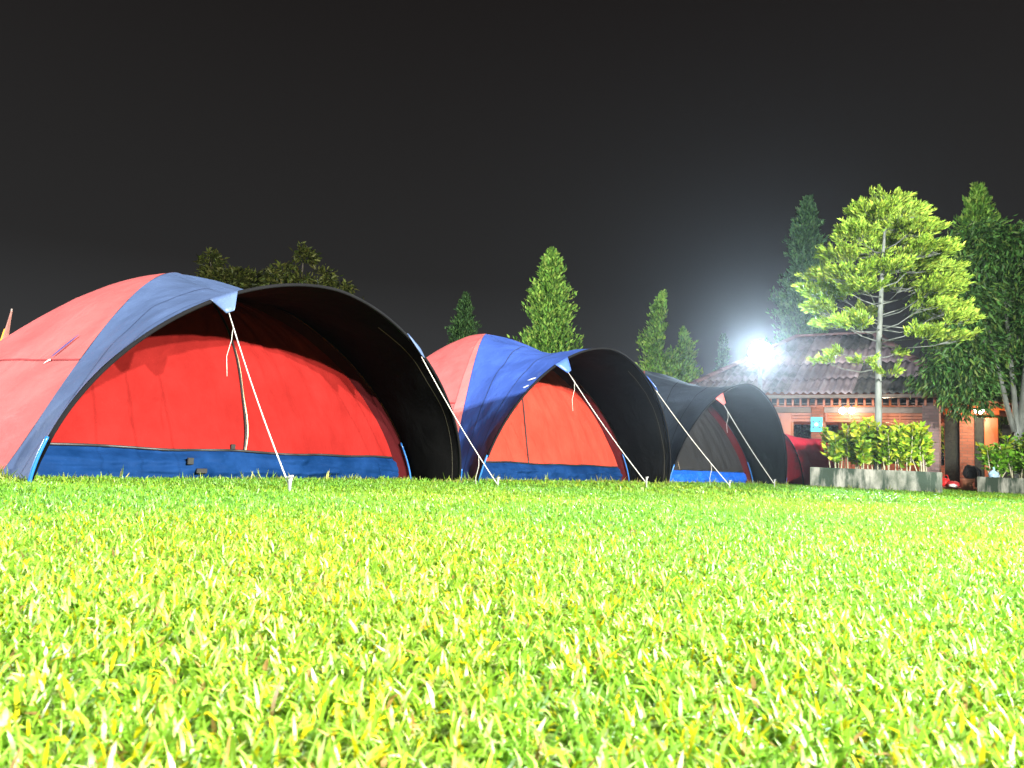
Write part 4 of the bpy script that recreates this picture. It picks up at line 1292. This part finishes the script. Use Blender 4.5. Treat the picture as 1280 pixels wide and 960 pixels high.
# ------------------------------------------------------------------ lawn grass
def lawn():
    V, T, Cc = [], [], []
    pal_c = np.array([(0.115, 0.28, 0.022), (0.165, 0.35, 0.030), (0.080, 0.21, 0.018), (0.34, 0.38, 0.010), (0.36, 0.36, 0.012), (0.40, 0.52, 0.26), (0.24, 0.18, 0.07), (0.20, 0.40, 0.07)])  # the palest tone paints whitish highlights into some blades
    pw = np.array([0.25, 0.26, 0.10, 0.09, 0.03, 0.055, 0.03, 0.185])
    base = 0
    zones = ((0.35, 1.5, 28000, 0.0235, 0.0043, 0), (1.5, 3.4, 15000, 0.023, 0.0046, 0), (3.4, 8.0, 5200, 0.025, 0.0068, 1), (8.0, 20.0, 620, 0.036, 0.015, 1), (20.0, 34.0, 120, 0.05, 0.03, 1))
    for (y0, y1, dens, ln, wd, lod) in zones:
        # a strip a little wider than the view on both sides
        hw = lambda y: 0.78 * y + 0.9
        area = (y1 - y0) * (hw(y0) + hw(y1))
        n = int(area * dens)
        yy = y0 + (y1 - y0) * rng.random(int(n * 1.25))
        keep = rng.random(len(yy)) < hw(yy) / hw(y1)
        yy = yy[keep]
        n = len(yy)
        xx = (rng.random(n) * 2 - 1) * hw(yy)
        # tufts: pull blades toward clump centres
        cell = 0.055 if lod == 0 else 0.12
        cx = (np.floor(xx / cell) + 0.5 + 0.35 * np.sin(np.floor(yy / cell) * 12.9 + np.floor(xx / cell) * 78.2)) * cell
        cy = (np.floor(yy / cell) + 0.5 + 0.35 * np.sin(np.floor(yy / cell) * 39.3 + np.floor(xx / cell) * 11.1)) * cell
        pull = rng.random(n) * 0.3
        xx = xx + (cx - xx) * pull; yy = yy + (cy - yy) * pull
        hv = np.sin(cx * 311.7 + cy * 174.7) * 43758.5; hv = hv - np.floor(hv)         # per tuft random
        az = rng.random(n) * 2 * PI
        L = ln * rng.uniform(0.55, 1.5, size=n) * (0.75 + 0.5 * hv)
        Wd = wd * rng.uniform(0.6, 1.35, size=n)
        tilt = rng.uniform(0.35, 1.6, size=n)
        d0 = np.stack([np.cos(az) * np.sin(tilt * 0.6), np.sin(az) * np.sin(tilt * 0.6), np.cos(tilt * 0.6)], 1)
        d1 = np.stack([np.cos(az) * np.sin(tilt * 1.25), np.sin(az) * np.sin(tilt * 1.25), np.cos(tilt * 1.25)], 1)
        tw = az + PI / 2 + rng.normal(0, 0.5, size=n)
        S = np.stack([np.cos(tw), np.sin(tw), rng.normal(0, 0.25, size=n)], 1)
        P = np.stack([xx, yy, np.zeros(n) + rng.uniform(-0.004, 0.012, size=n)], 1)
        Lc, Wc = L[:, None], Wd[:, None]
        k = rng.choice(len(pal_c), size=n, p=pw)
        # large patches: yellower here, greener there
        patch = np.sin(xx * 1.3 + 2.0 * np.sin(yy * 0.7)) * np.sin(yy * 0.9 + 1.7 * np.sin(xx * 0.6))
        col = pal_c[k] * (1 + rng.normal(0, 0.13, size=(n, 1)))
        if lod:                                    # seen as one tone from afar
            col = col * 0.55 + np.array([[0.17, 0.34, 0.035]]) * 0.45
        yel = np.clip(patch * 0.35 + 0.5 * (xx < 0) * np.clip((4 - yy) / 4, 0, 1) * 0.8 - 0.03, -0.2, 0.5)[:, None]
        col = np.clip(col * (1 + yel * np.array([[0.75, 0.15, -0.2]])), 0.004, 0.85)
        mid = P + d0 * Lc * 0.55
        tip = mid + d1 * Lc * 0.5
        if lod == 0:
            q = mid + d1 * Lc * 0.28
            ver = np.stack([P - S * Wc * 0.32, P + S * Wc * 0.32, mid - S * Wc * 0.5, mid + S * Wc * 0.5, q - S * Wc * 0.36, q + S * Wc * 0.36, tip], 1)
            tri = np.array([0, 1, 3, 0, 3, 2, 2, 3, 5, 2, 5, 4, 4, 5, 6])
            m = 7
        else:
            ver = np.stack([P - S * Wc * 0.4, P + S * Wc * 0.4, mid + S * Wc * 0.5, mid - S * Wc * 0.5, tip], 1)
            tri = np.array([0, 1, 2, 0, 2, 3, 3, 2, 4])
            m = 5
        V.append(ver.reshape(-1, 3))
        T.append((base + np.arange(n)[:, None] * m + tri[None, :]).ravel())
        Cc.append(np.repeat(np.concatenate([col, np.ones((n, 1))], 1), m, axis=0))
        base += n * m
    V, T, Cc = np.concatenate(V), np.concatenate(T), np.concatenate(Cc)
    o = fast_mesh('grass', V, 3, T, leaf_mat('grass_blade', 0.46, 0.40, 0.38), None, Cc)
    o['kind'] = 'stuff'
    o['label'] = 'short broad-bladed yellow-green lawn grass'
    o['category'] = 'grass'
lawn()

def weeds():
    """taller grass left uncut along the tents"""
    lines = []
    def edge(t, pts):
        m = Matrix.Translation(t.location) @ Matrix.Rotation(t.rotation_euler.z, 4, 'Z')
        return [m @ Vector(p) for p in pts]
    for t, D in ((T1, H1), (T2, H2), (T3, H2)):
        fr = D['au'] + 0.22
        lines.append((edge(t, [(fr, -D['av'], 0), (fr, D['av'], 0)]), 170))
        lines.append((edge(t, [(D['L'] + 0.06, D['b'] * 0.75, 0), (D['L'] + 0.06, D['b'] + 0.1, 0)]), 60))
        lines.append((edge(t, [(D['au'], -D['av'] - 0.05, 0), (D['L'], -D['b'] - 0.04, 0)]), 50))
    lines.append(([PA - nA * 0.06, PB - nA * 0.06], 130))
    lines.append(([PC - nB * 0.06, PD - nB * 0.06], 80))
    P, D, L = [], [], []
    for (a, b), n in lines:
        for k in range(n):
            p = a.lerp(b, random.random())
            h = random.uniform(0.035, 0.075) if random.random() < 0.9 else random.uniform(0.08, 0.15)
            for j in range(4):
                P.append((p.x + random.gauss(0, .03), p.y + random.gauss(0, .03), 0))
                D.append((random.gauss(0, .45), random.gauss(0, .45), 1))
                L.append(h * random.uniform(0.6, 1.1))
    P, D, L = np.array(P), np.array(D), np.array(L)
    o = leaves('tall_grass', P, D, L, 0.006 + L * 0.04, pal(len(P), [(0.16, 0.24, 0.02), (0.24, 0.30, 0.03), (0.10, 0.17, 0.02), (0.3, 0.3, 0.08)]), M['leaf'], None)
    o['kind'] = 'stuff'
    o['label'] = 'taller uncut grass along the foot of the tents and planters'
    o['category'] = 'grass'
weeds()

# ------------------------------------------------------------------ night haze lit by the lamps
def haze():
    v, f = box_vf(-161, 161, -61, 261, -1.0, 13.5)
    m = bpy.data.materials.new('night_haze')
    m.use_nodes = True
    n, l = m.node_tree.nodes, m.node_tree.links
    n.remove(n['Principled BSDF'])
    pv = n.new('ShaderNodeVolumePrincipled')
    pv.inputs['Color'].default_value = (0.92, 0.95, 1.0, 1)
    pv.inputs['Density'].default_value = HAZE_DENSITY
    pv.inputs['Anisotropy'].default_value = 0.90
    l.new(pv.outputs[0], n['Material Output'].inputs['Volume'])
    o = mesh('haze', v, f, m)
    o['kind'] = 'stuff'
    o['label'] = 'thin night haze lit by the floodlights'
    o['category'] = 'haze'
if HAZE_DENSITY > 0:
    haze()
